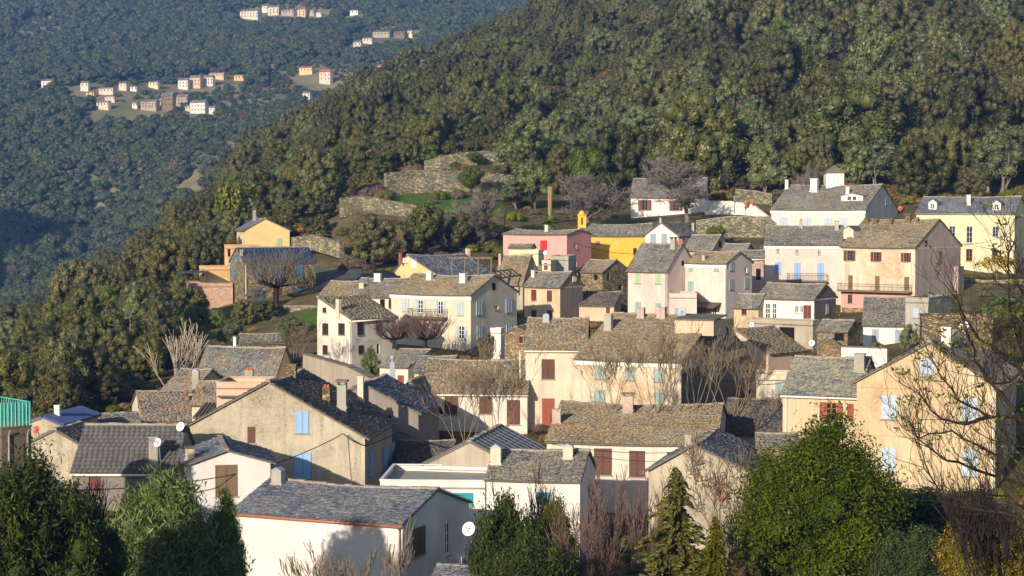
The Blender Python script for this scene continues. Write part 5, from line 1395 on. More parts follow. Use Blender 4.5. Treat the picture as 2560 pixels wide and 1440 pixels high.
BIG = [('olive', 'pale round olive standing alone in the upper scrub', 1886, 88, 112, 178), ('oak', 'dark holm oak with pale left flank right of the olive grove', 1915, 178, 140, 330), ('oak', 'broad holm oak left of the slim bright tree', 2056, 165, 150, 292), ('oak', 'brownish egg shaped holm oak above the roof lantern', 2190, 195, 178, 372),
 ('oak', 'darkest and largest holm oak left of the right edge', 2355, 115, 195, 358), ('oak', 'tall pale topped holm oak near the top right', 2115, 20, 135, 192), ('oak', 'round holm oak below the tilted rock', 2245, 70, 125, 205), ('oak', 'dark narrow oak between green bush and brownish oak', 2045, 265, 100, 388), ('olive', 'grey green tree on bare ground above the mansion roof', 2484, 215, 90, 312),
 ('oak', 'tall holm oak at the right picture edge', 2525, 60, 140, 255), ('olive', 'front olive of the grove above the bare tree', 1560, 355, 135, 452), ('olive', 'left end olive of the grove', 1430, 330, 125, 440), ('olive', 'second olive of the grove from left', 1500, 290, 140, 430), ('olive', 'tall middle olive of the grove', 1600, 262, 150, 425), ('olive', 'upper right olive of the grove', 1690, 222, 145, 385),
 ('olive', 'right end olive of the grove', 1760, 240, 130, 388), ('olive', 'low olive right before the grove', 1665, 340, 125, 452), ('green', 'slim bright green tree between two holm oaks', 1990, 250, 55, 335), ('green', 'small light green tree left above the brownish oak', 2108, 228, 62, 285), ('oak', 'pale holm oak at the top edge left of the tall pale topped oak', 2020, -25, 130, 150), ('oak', 'holm oak at the top edge above the orange rock', 1930, -50, 120, 70), ('oak', 'grey holm oak between darkest oak and right edge', 2440, 30, 130, 180), ('oak', 'narrow oak behind the brownish egg shaped oak', 2275, 150, 110, 262),
 ('oak', 'dark oak crown at the right edge above the mansion', 2550, 200, 130, 400), ('olive', 'low olive left of the right mansion dormer', 2440, 400, 70, 482), ('oak', 'oak shoulder right of the darkest oak', 2440, 190, 110, 350), ('oak', 'holm oak at the top edge above the darkest oak', 2370, -40, 140, 100), ('green', 'small bright green tree beside the pale round olive', 2005, 75, 60, 125), ('oak', 'holm oak right of the broad slim tree', 2130, 150, 90, 262),
 ('oak', 'small holm oak under the pale round olive', 1830, 205, 80, 290), ('oak', 'holm oak low on the slope behind the mansion dormer', 2300, 330, 110, 420)]
for kd, lb, px, top, w_, bs in BIG:
    Yb = near_depth(px, bs); tree(kd + 'big' if kd != 'green' else kd, lb, px, Yb, top, w_ * 1.08, name={'oak': 'holm_oak', 'olive': 'olive_tree', 'green': 'evergreen_tree'}[kd])
    pb = gpx(px, Yb); occ.setdefault((int(pb.x // 12), int(pb.y // 12)), []).append((pb.x, pb.y, w_ / FPX * Yb * .85))
def openness(px, py):
    """how scrubby the slope is at this place of the picture (0 wood, 1 scrub)"""
    g = 0
    for (cx, cy, sx, sy, a) in ((1830, 70, 80, 60, 1.0), (2290, 75, 90, 50, 1.0), (1480, 240, 330, 130, 1.0), (1790, 130, 200, 100, .93), (1180, 340, 190, 70, .92), (2330, 420, 200, 60, .6), (1950, 420, 60, 40, .5), (2250, 60, 110, 40, .7), (320, 890, 170, 75, .92), (640, 800, 160, 40, .8), (860, 540, 60, 60, .9), (2050, 330, 60, 60, .3), (1330, 300, 150, 50, .6)):
        g = max(g, a * math.exp(-((px - cx) / sx) ** 2 - ((py - cy) / sy) ** 2))
    return g
trees = []; shrubs = []
gen = np.random.default_rng(55)
cy = np.exp(gen.uniform(math.log(150), math.log(1000), 80000)); cpx = gen.uniform(-260, 2800, 80000)
keep = gen.random(80000) < (cy / 1000) ** 1.15 * 3.2 + .02          # uniform over the ground
cy = cy[keep]; cpx = cpx[keep]; cx_ = (cpx - 1280) / FPX * cy; cz = ground_np(cx_, cy)
for x, y, zz, px in zip(cx_.tolist(), cy.tolist(), cz.tolist(), cpx.tolist()):
    if village(px, y) or not clear(x, y, 2.5): continue
    py = proj((x, y, zz))[1]
    if py < -260 or py > 1200: continue
    if 955 < px < 1285 and 262 < y < 322: continue
    op = openness(px, py)
    big = r.random()
    if px > 1780 and 140 < py < 520 and r.random() < .86:
        shrubs.append((x, y, zz, r.uniform(.6, 1.5), r.random())); continue
    rad = (1.5 + 3.0 * big ** 2.2) * (1.0 if y > 260 else .72)
    if px > 1700 and y < 520: rad *= 1.7 + .6 * r.random()
    elif px > 1250 and y < 420: rad *= 1.25
    if r.random() < op:
        if len(shrubs) < 6000: shrubs.append((x, y, zz, r.uniform(.6, 1.35), r.random()))
        continue
    if try_place(x, y, rad): trees.append((x, y, zz, rad, px, py))
print('slope trees', len(trees), 'shrubs', len(shrubs))
# keep the ones the picture (or a step to the side of it) can show
trees.sort(key=lambda t: t[1])
inview = [t for t in trees if -60 < t[4] < 2620 and -40 < t[5] < 1250 and t[1] < 520]
inview.sort(key=lambda t: -t[3] / t[1])
single = inview[:262]
ss = set(id(t) for t in single)
GRP = 'trees on the wooded slope'
LANDM = [(150, 1040, 'the blue sheet roof'), (200, 1000, 'the lichened roofs'), (440, 740, 'the brick terrace block'), (560, 620, 'the apricot terrace block'), (660, 560, 'the yellow gable house'), (600, 480, 'the yellow gable chimney'),
 (300, 840, 'the dead snag'), (430, 900, 'the pale bare stems'), (520, 810, 'the small lawn'), (640, 860, 'the stone barn'), (850, 500, 'the lower terrace wall'), (1100, 440, 'the large terrace wall'), (1190, 385, 'the upper terrace wall'), (1380, 480, 'the dead palm trunk'),
 (1465, 470, 'the smaller bare tree'), (1720, 430, 'the big bare tree'), (1880, 480, 'the grey garden wall'), (2090, 420, 'the roof lantern'), (2230, 450, 'the upper white house'), (2330, 480, 'the left mansion dormer'), (2500, 480, 'the right mansion dormer'), (0, 780, 'the left picture edge'), (280, 650, 'the foot of the ridge'), (2560, 250, 'the right picture edge'), (1886, 130, 'the pale round olive'), (2325, 45, 'the tilted beige rock'), (2355, 235, 'the darkest oak'), (2190, 285, 'the brownish egg shaped oak'), (1990, 290, 'the slim bright tree'), (1600, 340, 'the olive grove'), (1850, 45, 'the orange rock'), (2056, 225, 'the broad holm oak'), (2115, 100, 'the pale topped oak')]
def zone(px, py):
    d, nm, lx, ly = min((math.hypot(px - a, py - b_), c, a, b_) for a, b_, c in LANDM)
    dx, dy = px - lx, py - ly
    far_ = 'close ' if d < 90 else ''
    if abs(dx) > 1.6 * abs(dy): rel = 'right of' if dx > 0 else 'left of'
    elif abs(dy) > 1.6 * abs(dx): rel = 'below' if dy > 0 else 'above'
    else: rel = ('below' if dy > 0 else 'above') + (' and right of' if dx > 0 else ' and left of')
    return far_ + rel + ' ' + nm
for t in single:
    x, y, zz, rad, px, py = t
    kd = 'oak' if r.random() < .76 else ('olive' if r.random() < .75 else 'green')
    if px > 1300 and px < 1900 and py > 230: kd = 'olive' if r.random() < .6 else kd
    hh = rad * r.uniform(1.9, 2.7)
    nm, wd = {'oak': ('holm_oak', 'dark holm oak '), 'olive': ('olive_tree', 'silvery olive tree '), 'green': ('evergreen_tree', 'green bushy evergreen ')}[kd]
    zn = zone(px, py - hh / 2 / y * FPX)
    wd = ('large ' if rad > 3.6 else ('small ' if rad < 2.3 else '')) + wd
    root = empty(nm, (x, y, zz - .2), wd + zn, 'tree', GRP)
    root.scale = (rad * 2 * r.uniform(.95, 1.15), rad * 2 * r.uniform(.95, 1.15), hh); root.rotation_euler.z = r.uniform(0, 6.28)
    put_parts(root, r.choice(CRW[kd]), TRK['olive' if kd == 'olive' else 'oak'])
same = {}
for o in sc.objects:
    if o.get('group') == GRP: same.setdefault(o['label'], []).append(o)
ORD = ['first', 'second', 'third', 'fourth', 'fifth', 'sixth', 'seventh', 'eighth', 'ninth', 'tenth', 'eleventh', 'twelfth', 'thirteenth', 'fourteenth', 'fifteenth', 'sixteenth']
for lb, os_ in same.items():
    if len(os_) > 1:
        os_.sort(key=lambda o: o.location.x / o.location.y)
        for k, o in enumerate(os_): o['label'] = lb + (', leftmost' if k == 0 else ', rightmost' if k == len(os_) - 1 else ', %s from left' % ORD[min(k, 15)])
rest = [t for t in trees if id(t) not in ss]
wm = CRW['oak'] * 3 + CRW['olive'][:2] + CRW['green'][:1]
P = [(t[0], t[1], t[2] - .3) for t in rest]; S = [(t[3] * 2.1, t[3] * 2.1, t[3] * r.uniform(1.7, 2.5)) for t in rest]
scatter_stuff('slope_wood', 'dense holm oak wood covering the slope up to the ridge', 'wood', P, S, [(0, 0, r.uniform(0, 6.28)) for _ in rest], [r.randrange(len(wm)) for _ in rest], wm)
sm = CRW['scrub'] * 2 + CRW['heath'] * 2 + CRW['mauve'] * 2 + CRW['green'][:1]
# understorey everywhere on the slope so that no bare ground shows between crowns
uy = np.exp(gen.uniform(math.log(150), math.log(520), 9000)); upx = gen.uniform(-200, 2750, 9000); ux = (upx - 1280) / FPX * uy; uz = ground_np(ux, uy)
for x, y, zz, px in zip(ux.tolist(), uy.tolist(), uz.tolist(), upx.tolist()):
    if (village(px, y) and not (850 < px < 1300 and y > 244)) or not clear(x, y, .8): continue
    if 960 < px < 1285 and 267 < y < 300 and r.random() < .8: continue
    shrubs.append((x, y, zz, r.uniform(.45, 1.25) * (1 + y / 700), r.random()))
scatter_stuff('slope_scrub', 'low brown and green maquis scrub between the trees', 'scrub', [(a[0], a[1], a[2] - .15) for a in shrubs], [(a[3] * 1.7, a[3] * 1.7, a[3] * 1.15) for a in shrubs],
   [(0, 0, a[4] * 6.28) for a in shrubs], [int(a[4] * 977) % len(sm) for a in shrubs], sm)
# far slope wood
P = []; S = []; I = []
fh = np.array([at((a + c) / 2, d, far_ground((a + c) / 2, d + 2))[:2] for a, b_, c, d, _, _ in FARH])
def far_open(px, py):
    g = 0
    for (cx, cy, sx, sy, a) in ((420, 232, 240, 32, .82), (700, 38, 120, 24, .8), (820, 205, 150, 55, .75), (960, 100, 90, 30, .7), (110, 80, 80, 40, .6), (650, 260, 120, 40, .6), (720, 250, 80, 30, .5)):
        g = max(g, a * math.exp(-((px - cx) / sx) ** 2 - ((py - cy) / sy) ** 2))
    return g
n = 0
fy = gen.uniform(640, 2150, 90000); fpx = gen.uniform(-160, 1420, 90000); keep = gen.random(90000) < fy / 2150
fy = fy[keep]; fpx = fpx[keep]; fx = (fpx - 1280) / FPX * fy; fz = far_np(fx, fy)
for x, y, z, px in zip(fx.tolist(), fy.tolist(), fz.tolist(), fpx.tolist()):
    py = proj((x, y, z))[1]
    if py < -60 or py > 830: continue
    op = far_open(px, py)
    if r.random() < op: continue
    d2 = (fh[:, 0] - x) ** 2 + (fh[:, 1] + 3 - y) ** 2
    dm = np.abs(fh[:, 0] - x) < 9
    if d2.min() < 90 or np.any(dm & (fh[:, 1] - y > 0) & (fh[:, 1] - y < 40)): continue
    s = r.uniform(4.5, 10.5) * (.42 if op > .25 else 1)
    if not try_place(x, y, s * .36): continue
    P.append((x, y, z - .4)); S.append((s, s, s * r.uniform(.75, 1.0))); n += 1
fm = CRW['far'] * 8 + [CRW['mauve'][0]]
print('far trees', n)
scatter_stuff('far_wood', 'blue hazed wood covering the far side of the valley', 'wood', P, S, [(0, 0, r.uniform(0, 6.28)) for _ in P], [r.randrange(len(fm)) for _ in P], fm)
# trees on the slope behind the camera, whose shade falls over the lowest gardens
P = []; S = []
for k in range(1000):
    x = r.uniform(-330, 120); y = r.uniform(-260, -30)
    P.append((x, y, ground(x, y) - .5)); s = r.uniform(4, 6.5); S.append((s, s, s))
scatter_stuff('wood_behind', 'wood on the slope behind the viewpoint', 'wood', P, S, [(0, 0, r.uniform(0, 6.28)) for _ in P], [r.randrange(len(CRW['far'])) for _ in P], CRW['far'])
# ------------------------------------------------------------------ bare trees
def norm_segs(segs, zlow=0.0):
    P = np.array([list(a) + list(b) for a, b, _, _ in segs]).reshape(-1, 3)
    lo = P.min(0); hi = P.max(0)
    w = np.percentile(np.abs(P[:, :2]), 97) * 2.1; hi[2] = np.percentile(P[:, 2], 99.5)
    f = lambda v: Vector((v[0] / w, v[1] / w, (v[2] - min(0, lo[2])) / (hi[2] - min(0, lo[2]))))
    return [(f(a), f(b), ra, rb) for a, b, ra, rb in segs]
def split_tree(segs, thr, mat, matt=None, n=3):
    big = [s for s in segs if s[2] > thr]; small = [s for s in segs if s[2] <= thr]
    return tubes_mesh('branches', small, mat, n), tubes_mesh('trunk', big, matt or mat, 6)
def round_bare(seed, mat, matt, depth=6, kids=(3, 5), spread=.9, fine=.0036):
    segs = branching(seed, (0, 0, -.03), (0, 0, 1), .26, .034, depth, spread, kids, .12, .76, 3, .16, fine)
    return split_tree(norm_segs(segs), .012, mat, matt)
def stems_bare(seed, mat, n=6, lean=.25, depth=3, fine=.0024, rad=.0065):
    r_ = random.Random(seed); segs = []
    for k in range(n):
        a = r_.uniform(0, 6.28); s = r_.uniform(.0, .12)
        segs += branching(seed * 31 + k, (s * math.cos(a), s * math.sin(a), -.02), (lean * math.cos(a) * r_.uniform(.3, 1.4), lean * math.sin(a) * r_.uniform(.3, 1.4), 1), r_.uniform(.38, .55), rad, depth, .42, (3, 5), .28, .62, 5, .07, fine, .5)
    return split_tree(norm_segs(segs), rad * .6, mat)
def pollard(seed, mat, matt, knobs=14, shoots=30, fine=.0045):
    r_ = random.Random(seed); segs = [(Vector((0, 0, -.03)), Vector((.01, 0, .2)), .045, .038), (Vector((.01, 0, .2)), Vector((0, .01, .32)), .038, .045)]
    tips = []
    for k in range(knobs):
        a = 6.28 * k / knobs + r_.uniform(-.2, .2); rr = r_.uniform(.12, .36); z = .36 + r_.uniform(0, .16)
        m = Vector((rr * .5 * math.cos(a), rr * .5 * math.sin(a), .34)); t = Vector((rr * math.cos(a), rr * math.sin(a), z))
        segs += [(Vector((0, 0, .3)), m, .03, .02), (m, t, .02, .018)]; tips.append((t, a, rr))
    for t, a, rr in tips:
        for k in range(shoots):
            d = Vector((math.cos(a) * rr + r_.uniform(-.35, .35), math.sin(a) * rr + r_.uniform(-.35, .35), r_.uniform(.5, 1.2)))
            segs += branching(r_.randrange(10 ** 6), t, d, r_.uniform(.25, .5), .005, 1, .35, (1, 3), .2, .5, 3, .08, fine, .4)
    return split_tree(norm_segs(segs), .012, mat, matt)
def snag(seed, mat):
    segs = branching(seed, (0, 0, 0), (.35, 0, 1), .5, .03, 3, .8, (2, 3), .0, .6, 5, .25, .004, .6)
    return split_tree(norm_segs(segs), .02, mat)

M['bark_s'] = barkm('grey_tan_stems', G(116, 102, 84), G(146, 130, 108))
RB = [round_bare(3, M['bark_g'], M['bark']), round_bare(8, M['bark_g'], M['bark']), round_bare(12, M['bark_s'], M['bark'], 6, (2, 4), .9, .003)]
ST = [stems_bare(4, M['bark_s'], 7), stems_bare(9, M['bark_s'], 8, .35), stems_bare(15, M['bark_w'], 7, .45, 2, .005, .011)]
SHB = [stems_bare(21, M['bark_p'], 12, .5, 3, .0026, .006), stems_bare(22, M['bark_s'], 10, .6, 3, .0026, .006), stems_bare(23, M['bark_d'], 12, .6, 3, .003, .007)]
PO = [pollard(2, M['bark_p'], M['bark_d'], 14, 18, .0035), pollard(5, M['bark_g'], M['bark_d'], 14, 13, .003)]
def bare(pair, label, px, Y, top, wpx, name='bare_tree', cat='tree', base_py=None, rot=None, group=None):
    return tree('oak', label, px, Y, top, wpx, cat, group, name, pair[0], pair[1], rot, base_py)

bare(RB[0], 'big round bare grey tree in front of the white terrace house', 1718, 264, 394, 200, base_py=556)
bare(RB[1], 'smaller round bare grey tree between dead palm and white house', 1466, 266, 440, 165, base_py=575)
bare(RB[1], 'grey bare tree right of the evergreen clump above the pink house', 1196, 252, 482, 120, base_py=642)
bare(RB[2], 'thin brownish bare tree on the terrace left of the evergreen clump', 905, 262, 512, 120, base_py=600)
bare(PO[1], 'big grey pollard tree in front of the stone house', 690, 226, 622, 165, base_py=757, name='pollard_tree')
bare(PO[0], 'left purplish pollard before the big cream house', 985, 181, 792, 110, base_py=872, name='pollard_tree')
bare(PO[0], 'right purplish pollard before the big cream house', 1062, 180, 783, 125, base_py=876, name='pollard_tree')
bare(ST[0], 'tall bare poplar stems left of the door on the long roofed house', 1540, 134, 838, 190, base_py=1030)
bare(ST[1], 'tallest bare poplar stems before the long stone roof', 1640, 133, 800, 200, base_py=1030)
bare(ST[0], 'bare poplar stems before the right corner of the long roofed house', 1735, 133, 808, 190, base_py=1035)
bare(ST[1], 'bare brown stems against the dark gable wall', 1835, 134, 850, 210, base_py=1040)
bare(ST[0], 'bare multi stemmed tree before the brown shuttered windows', 1160, 134, 885, 200, base_py=1105)
bare(ST[1], 'right hand bare tree before the red brown doors', 1250, 135, 880, 180, base_py=1100)
bare(ST[2], 'pale bare stems on the bank above the lichened roofs', 425, 172, 806, 170, base_py=978)
bare(ST[2], 'small pale bare stems left of the broad grey roof', 500, 176, 850, 90, base_py=945)
bare(RB[2], 'pale bare tree standing on the scrubby slope above the terrace', 1290, 395, 248, 85)
bare(RB[0], 'bare whitish tree left of the big bare tree on the slope', 1820, 292, 345, 90)
bare(RB[2], 'bare fruit tree before the small beige gable house', 1800, 100, 1090, 260)
bare(RB[0], 'small bare garden tree on the brick terrace', 625, 224, 715, 70, base_py=790)
bare(RB[1], 'little bare tree left of the roof lantern', 2020, 275, 420, 60)
bare(ST[1], 'bare saplings right of the stone barn', 740, 172, 800, 110, base_py=900)
snagp = snag(6, M['bark_w'])
bare(snagp, 'pale dead snag leaning on the left slope', 285, 186, 772, 90, name='dead_snag', rot=0, base_py=905)
bare(SHB[0], 'reddish bare shrub thicket before the pale brown shuttered wall', 1570, 97, 1180, 240, name='bare_shrub', cat='shrub')
bare(SHB[0], 'purple twigged shrub left of the conifer', 1480, 92, 1270, 200, name='bare_shrub', cat='shrub')
bare(SHB[1], 'sparse bare twigs before the white foreground house', 880, 80, 1330, 330, name='bare_shrub', cat='shrub')
bare(SHB[2], 'dark bare shrub below the grey tiled house', 235, 104, 1205, 230, name='bare_shrub', cat='shrub')
bare(SHB[2], 'thin dark twigs before the white house with metal capped chimneys', 1345, 104, 1195, 190, name='bare_shrub', cat='shrub')
bare(SHB[1], 'tan bare bush right of the evergreen at the ochre wall foot', 2330, 104, 1190, 230, name='bare_shrub', cat='shrub')
bare(SHB[2], 'tangled dark bare bush at the lower right corner', 2500, 78, 1180, 300, name='bare_shrub', cat='shrub')
bare(SHB[1], 'dry reddish bush at the foot of the cream corner house', 1215, 176, 838, 70, name='bare_shrub', cat='shrub')

# ------------------------------------------------------------------ planted and garden trees
big1 = crown('crown', M['l_citrus'], 201, 170, 460, .0085, (.05, .13), .0, 'bush', 1.1, asp=2.4, core=.6, lobes=30, sprig=.35)
big2 = crown('crown', M['l_dark'], 202, 110, 260, .015, (.07, .16), .0, 'round', 1.1, asp=3, core=.62, lobes=12, sprig=.3)
pep = crown('crown', M['l_pepper'], 203, 170, 330, .009, (.05, .14), .0, 'dome', 1.2, droop=.5, asp=6.0, core=.58, lobes=20, sprig=.3)
ltree = crown('crown', M['l_dark'], 204, 130, 330, .010, (.06, .16), .0, 'round', 1.1, asp=4.0, core=.6, lobes=14, sprig=.3)
berry = crown('crown', M['l_berry'], 205, 90, 260, .014, (.07, .16), .0, 'dome', 1.0, core=.62, lobes=9)
yel = crown('crown', M['l_yellow'], 206, 22, 40, .05, (.1, .16), .3, 'dome', .9, core=0)
tree('green', 'large dense yellow green evergreen in front of the ochre house', 2062, 92, 1064, 470, cm=big1, name='evergreen_tree')
tree('green', 'left shoulder bush of the large evergreen', 1925, 96, 1160, 170, cm=big1, name='evergreen_bush', cat='shrub')
tree('green', 'bright green drooping pepper tree left of the white foreground house', 425, 86, 1192, 370, cm=pep, name='pepper_tree')
tree('green', 'slim outer pepper tree branch mass beside the white wall', 560, 88, 1235, 120, cm=pep, name='pepper_tree')
tree('green', 'dark shaded tree filling the lower left corner', 60, 72, 1140, 330, cm=ltree, name='shaded_tree')
tree('green', 'dark shaded bush between corner tree and pepper tree', 230, 78, 1270, 230, cm=ltree, name='shaded_bush', cat='shrub')
tree('green', 'dark laurel bush right of the white foreground house', 1265, 95, 1240, 190, cm=big2, name='laurel_bush', cat='shrub')
tree('green', 'laurel bush below the right turquoise shutter', 1395, 97, 1262, 170, cm=big1, name='laurel_bush', cat='shrub')
tree('green', 'low laurel at the bottom edge beside the air conditioner', 1330, 88, 1330, 200, cm=big2, name='laurel_bush', cat='shrub')
tree('green', 'orange flowering bush at the lower right corner', 2490, 82, 1232, 260, cm=berry, name='flowering_bush', cat='shrub')
tree('green', 'dark hedge at the foot of the ochre house', 2350, 103, 1215, 330, cm=big2, name='dark_hedge', cat='shrub')
tree('green', 'dark bush at the bottom right of the large evergreen', 2280, 88, 1320, 180, cm=big2, name='dark_bush', cat='shrub')
# conifer: whorls of drooping boughs
def conifer(seed, mat):
    r_ = np.random.default_rng(seed); V = []; rnd = []
    for k in range(190):
        z = .02 + .97 * (k / 190) ** .9; L = (.5 * (1 - z) ** .75 + .02) * r_.uniform(.5, 1.3); a = k * 2.4 + r_.uniform(-.3, .3)
        d = np.array([math.cos(a), math.sin(a), 0]); s = np.array([-math.sin(a), math.cos(a), 0])
        n = int(24 + 130 * L / .5)
        for j in range(n):
            t = r_.uniform(.1, 1); p = d * L * t + np.array([0, 0, z + .07 * t - .10 * t * t])
            sd = r_.choice([-1, 1]); w = (.06 + .1 * (1 - t)) * L / .5
            e = (d * .6 + s * sd * r_.uniform(.3, 1.1) + np.array([0, 0, r_.uniform(-.35, .25)])) * w * r_.uniform(.5, 1.2)
            q = np.cross(e, [0, 0, 1]); q = q / (np.linalg.norm(q) + 1e-9) * .012 + np.array([0, 0, r_.uniform(-.008, .008)])
            V += [p - q, p + e * .5 - q * 1.4, p + e, p + q]; rnd.append(np.clip(.35 + .4 * t + r_.normal(0, .12), 0, 1))
    me = mesh_quads('crown', np.array(V), np.arange(len(V)).reshape(-1, 4)); face_attr(me, 'rnd', rnd); me.materials.append(mat); return me
fir = conifer(3, M['l_fir']); ftr = tubes_mesh('trunk', [(Vector((0, 0, -.03)), Vector((0, 0, .98)), .022, .003)], M['bark_d'], 6)
tree('green', 'spiky green conifer in front of the small beige gable house', 1692, 90, 1168, 270, cm=fir, tm=ftr, name='conifer_tree')
tree('green', 'lower conifer side top right of the spiky conifer', 1790, 88, 1290, 160, cm=fir, tm=ftr, name='conifer_tree')
# trees between the houses
LST = [('oak', 'round holm oak left of the evergreen clump above the blue grey roof', 935, 240, 528, 165), ('oak', 'dense dark evergreen in the middle of the clump', 1070, 246, 500, 150), ('oak', 'dark evergreen at the right of the clump by the street lamp', 1160, 250, 530, 120),
 ('olive', 'tall silvery olive left of the dead palm trunk', 1335, 280, 398, 150), ('olive', 'olive tree right of the dead palm trunk', 1290, 276, 450, 110), ('green', 'round green shrub shaped like a heart on the terrace wall', 1178, 282, 413, 66), ('green', 'small green shrub on the upper terrace wall', 1186, 317, 379, 44),
 ('olive', 'silvery olive shrub above the stone barn', 735, 205, 790, 110), ('olive', 'olive shrub left of the stone barn', 590, 196, 792, 110), ('green', 'yellow green shrub before the brick wall', 490, 226, 750, 60), ('oak', 'left dark clipped shrub before the stone house', 610, 220, 745, 75), ('oak', 'right dark clipped shrub before the stone house', 665, 220, 748, 75),
 ('green', 'green shrub at the corner of the small lawn', 545, 222, 770, 60), ('green', 'citrus bush at the foot of the cream corner house', 928, 172, 868, 50), ('oak', 'dark bush beside the white garden hut', 1220, 180, 828, 60), ('olive', 'grey shrub beside the whitewashed house', 2265, 166, 800, 80),
 ('olive', 'low grey green shrubs behind the stone block', 2420, 172, 760, 150), ('green', 'dark green tree at the right edge below the lawn', 2520, 180, 730, 150), ('green', 'green bush right of the stone block at the picture edge', 2590, 160, 790, 130), ('oak', 'shrub clump at the left of the large white upper house', 1860, 288, 440, 70),
 ('olive', 'bushy light olive left above the grey garden wall', 1912, 300, 348, 145), ('olive', 'large olive right behind the roof lantern', 2190, 290, 350, 190), ('olive', 'olive tree above the left dormer of the yellow mansion', 2400, 296, 395, 120), ('oak', 'dark shrub behind the peach block', 720, 268, 560, 60), ('oak', 'wide crowned oak right of the yellow gable house', 770, 270, 498, 120),
 ('green', 'small bush on the parapet below the white terrace house', 1790, 255, 560, 50), ('olive', 'bushy olive above the shaded barn, left of the pollard', 470, 215, 800, 60)]
for kd, lb, px, Y, top, w_ in LST:
    tree(kd, lb, px, Y, top, w_, base_py={1178: 478, 1186: 407}.get(px), cat='shrub' if 'shrub' in lb or 'bush ' in lb else 'tree', name={'oak': 'holm_oak', 'olive': 'olive_tree', 'green': 'evergreen_bush'}[kd])
tree('green', 'small tree with yellowing leaves on the lawn of the yellow mansion', 2492, 236, 632, 95, cm=yel, tm=TRK['olive'], name='yellowing_tree', base_py=696)
tree('olive', 'ochre green tree behind the yellow gable house', 590, 292, 440, 130, cm=crown('crown', M['l_heath'], 77, 30, 60, .04, (.1, .16), .25, 'dome', .9, core=.4), name='eucalyptus_tree')
# palms
def palm_mesh():
    V = []; rnd = []; r_ = np.random.default_rng(4)
    for k in range(34):
        a = k * 2.399; el = r_.uniform(-.2, 1.2); L = .5
        prev = np.array([0, 0, .45]); d = np.array([math.cos(a) * math.cos(el), math.sin(a) * math.cos(el), math.sin(el)])
        for j in range(9):
            d = d + np.array([0, 0, -.13]); d /= np.linalg.norm(d); nx = prev + d * L / 9
            s = np.cross(d, [0, 0, 1]); s /= np.linalg.norm(s) + 1e-9
            for sd in (-1, 1):
                for q in (0, .5):
                    p = prev + (nx - prev) * q; e = (s * sd + d * .6 + np.array([0, 0, -.25])) * .11 * (1 - abs(j - 3) / 9)
                    V += [p, p + d * .018, p + e, p + e * .5 - d * .01]; rnd.append(r_.random())
            prev = nx
    me = mesh_quads('crown', np.array(V), np.arange(len(V)).reshape(-1, 4)); face_attr(me, 'rnd', rnd); me.materials.append(M['l_palm']); return me
tree('green', 'small green palm behind the pink house', 1370, 254, 520, 75, cm=palm_mesh(), tm=tubes_mesh('trunk', [(Vector((0, 0, -.05)), Vector((0, 0, .46)), .05, .05)], M['bark_d'], 7), name='palm_tree', base_py=590)
p0 = at(1374, 560, 268); p1 = at(1376, 468, 268)
b = MB(); prv = p0; L_ = (p1 - p0).length
for k in range(14):
    a = p0 + (p1 - p0) * (k / 14); c = p0 + (p1 - p0) * ((k + 1) / 14); b.tube(a, c, .20 + .16 * (k / 14), .27 + .16 * (k / 14), 9)
tag(b.build('dead_palm_trunk', M['bark_t']), 'headless tan palm trunk standing left of the small bare tree', 'palm trunk')
# near branches of a fig at the right edge
LIMBS = [[(2680, 1330), (2560, 1200), (2480, 1130), (2380, 1080), (2300, 1095)], [(2680, 1100), (2590, 980), (2550, 860), (2525, 760), (2518, 650), (2535, 606)], [(2660, 1120), (2560, 1050), (2470, 1040), (2400, 1000), (2345, 930), (2332, 885)],
 [(2590, 980), (2520, 890), (2450, 850), (2405, 790), (2392, 735)], [(2680, 1260), (2560, 1210), (2460, 1180), (2370, 1150), (2300, 1100), (2280, 1060)], [(2550, 860), (2570, 760), (2565, 690)], [(2560, 1050), (2480, 970), (2440, 900), (2420, 830)],
 [(2680, 1390), (2540, 1290), (2430, 1270), (2350, 1230), (2310, 1170)], [(2470, 1040), (2410, 1060), (2350, 1045), (2300, 985)],
 [(2680, 1000), (2620, 900), (2590, 800), (2550, 720)], [(2680, 1180), (2600, 1120), (2540, 1110), (2480, 1100)], [(2680, 1300), (2590, 1290), (2520, 1240), (2450, 1230)], [(2640, 940), (2570, 930), (2510, 960), (2460, 950)]]
r = random.Random(3); segs = []; lv = []; YF_ = 33.0
for L in LIMBS:
    yd = YF_ + r.uniform(-2, 2); pts = [at(x, y, yd + i * .25) for i, (x, y) in enumerate(L)]
    pp = []
    for a, c in zip(pts[:-1], pts[1:]):
        for q in range(3): pp.append(a.lerp(c, q / 3) + Vector((r.uniform(-.035, .035), r.uniform(-.1, .1), r.uniform(-.035, .035))))
    pp.append(pts[-1]); n = len(pp)
    rd = lambda i: .032 * (1 - i / n) + .008
    for i in range(n - 1): segs.append((pp[i], pp[i + 1], rd(i), rd(i + 1)))
    for i in range(3, n):
        for q in range(4):
            if r.random() < .8:
                d = Vector((r.uniform(-1, .35), r.uniform(-.6, .6), r.uniform(-.1, 1.1)))
                tw = branching(r.randrange(10 ** 6), pp[i], d, r.uniform(.3, .75), .008, 2, .7, (1, 3), .3, .6, 4, .22, .0035, .55); segs += tw
                if r.random() < .4: lv.append(tw[-1][1])
tr = empty('fig_tree', at(2680, 1500, YF_), 'dark bare branches of a near tree reaching in at the right edge', 'tree')
tk = tubes_mesh('branches', [(a - tr.location, c - tr.location, ra, rb) for a, c, ra, rb in segs], M['bark_d'], 5)
o = bpy.data.objects.new('branches', tk); o.parent = tr; link(o)
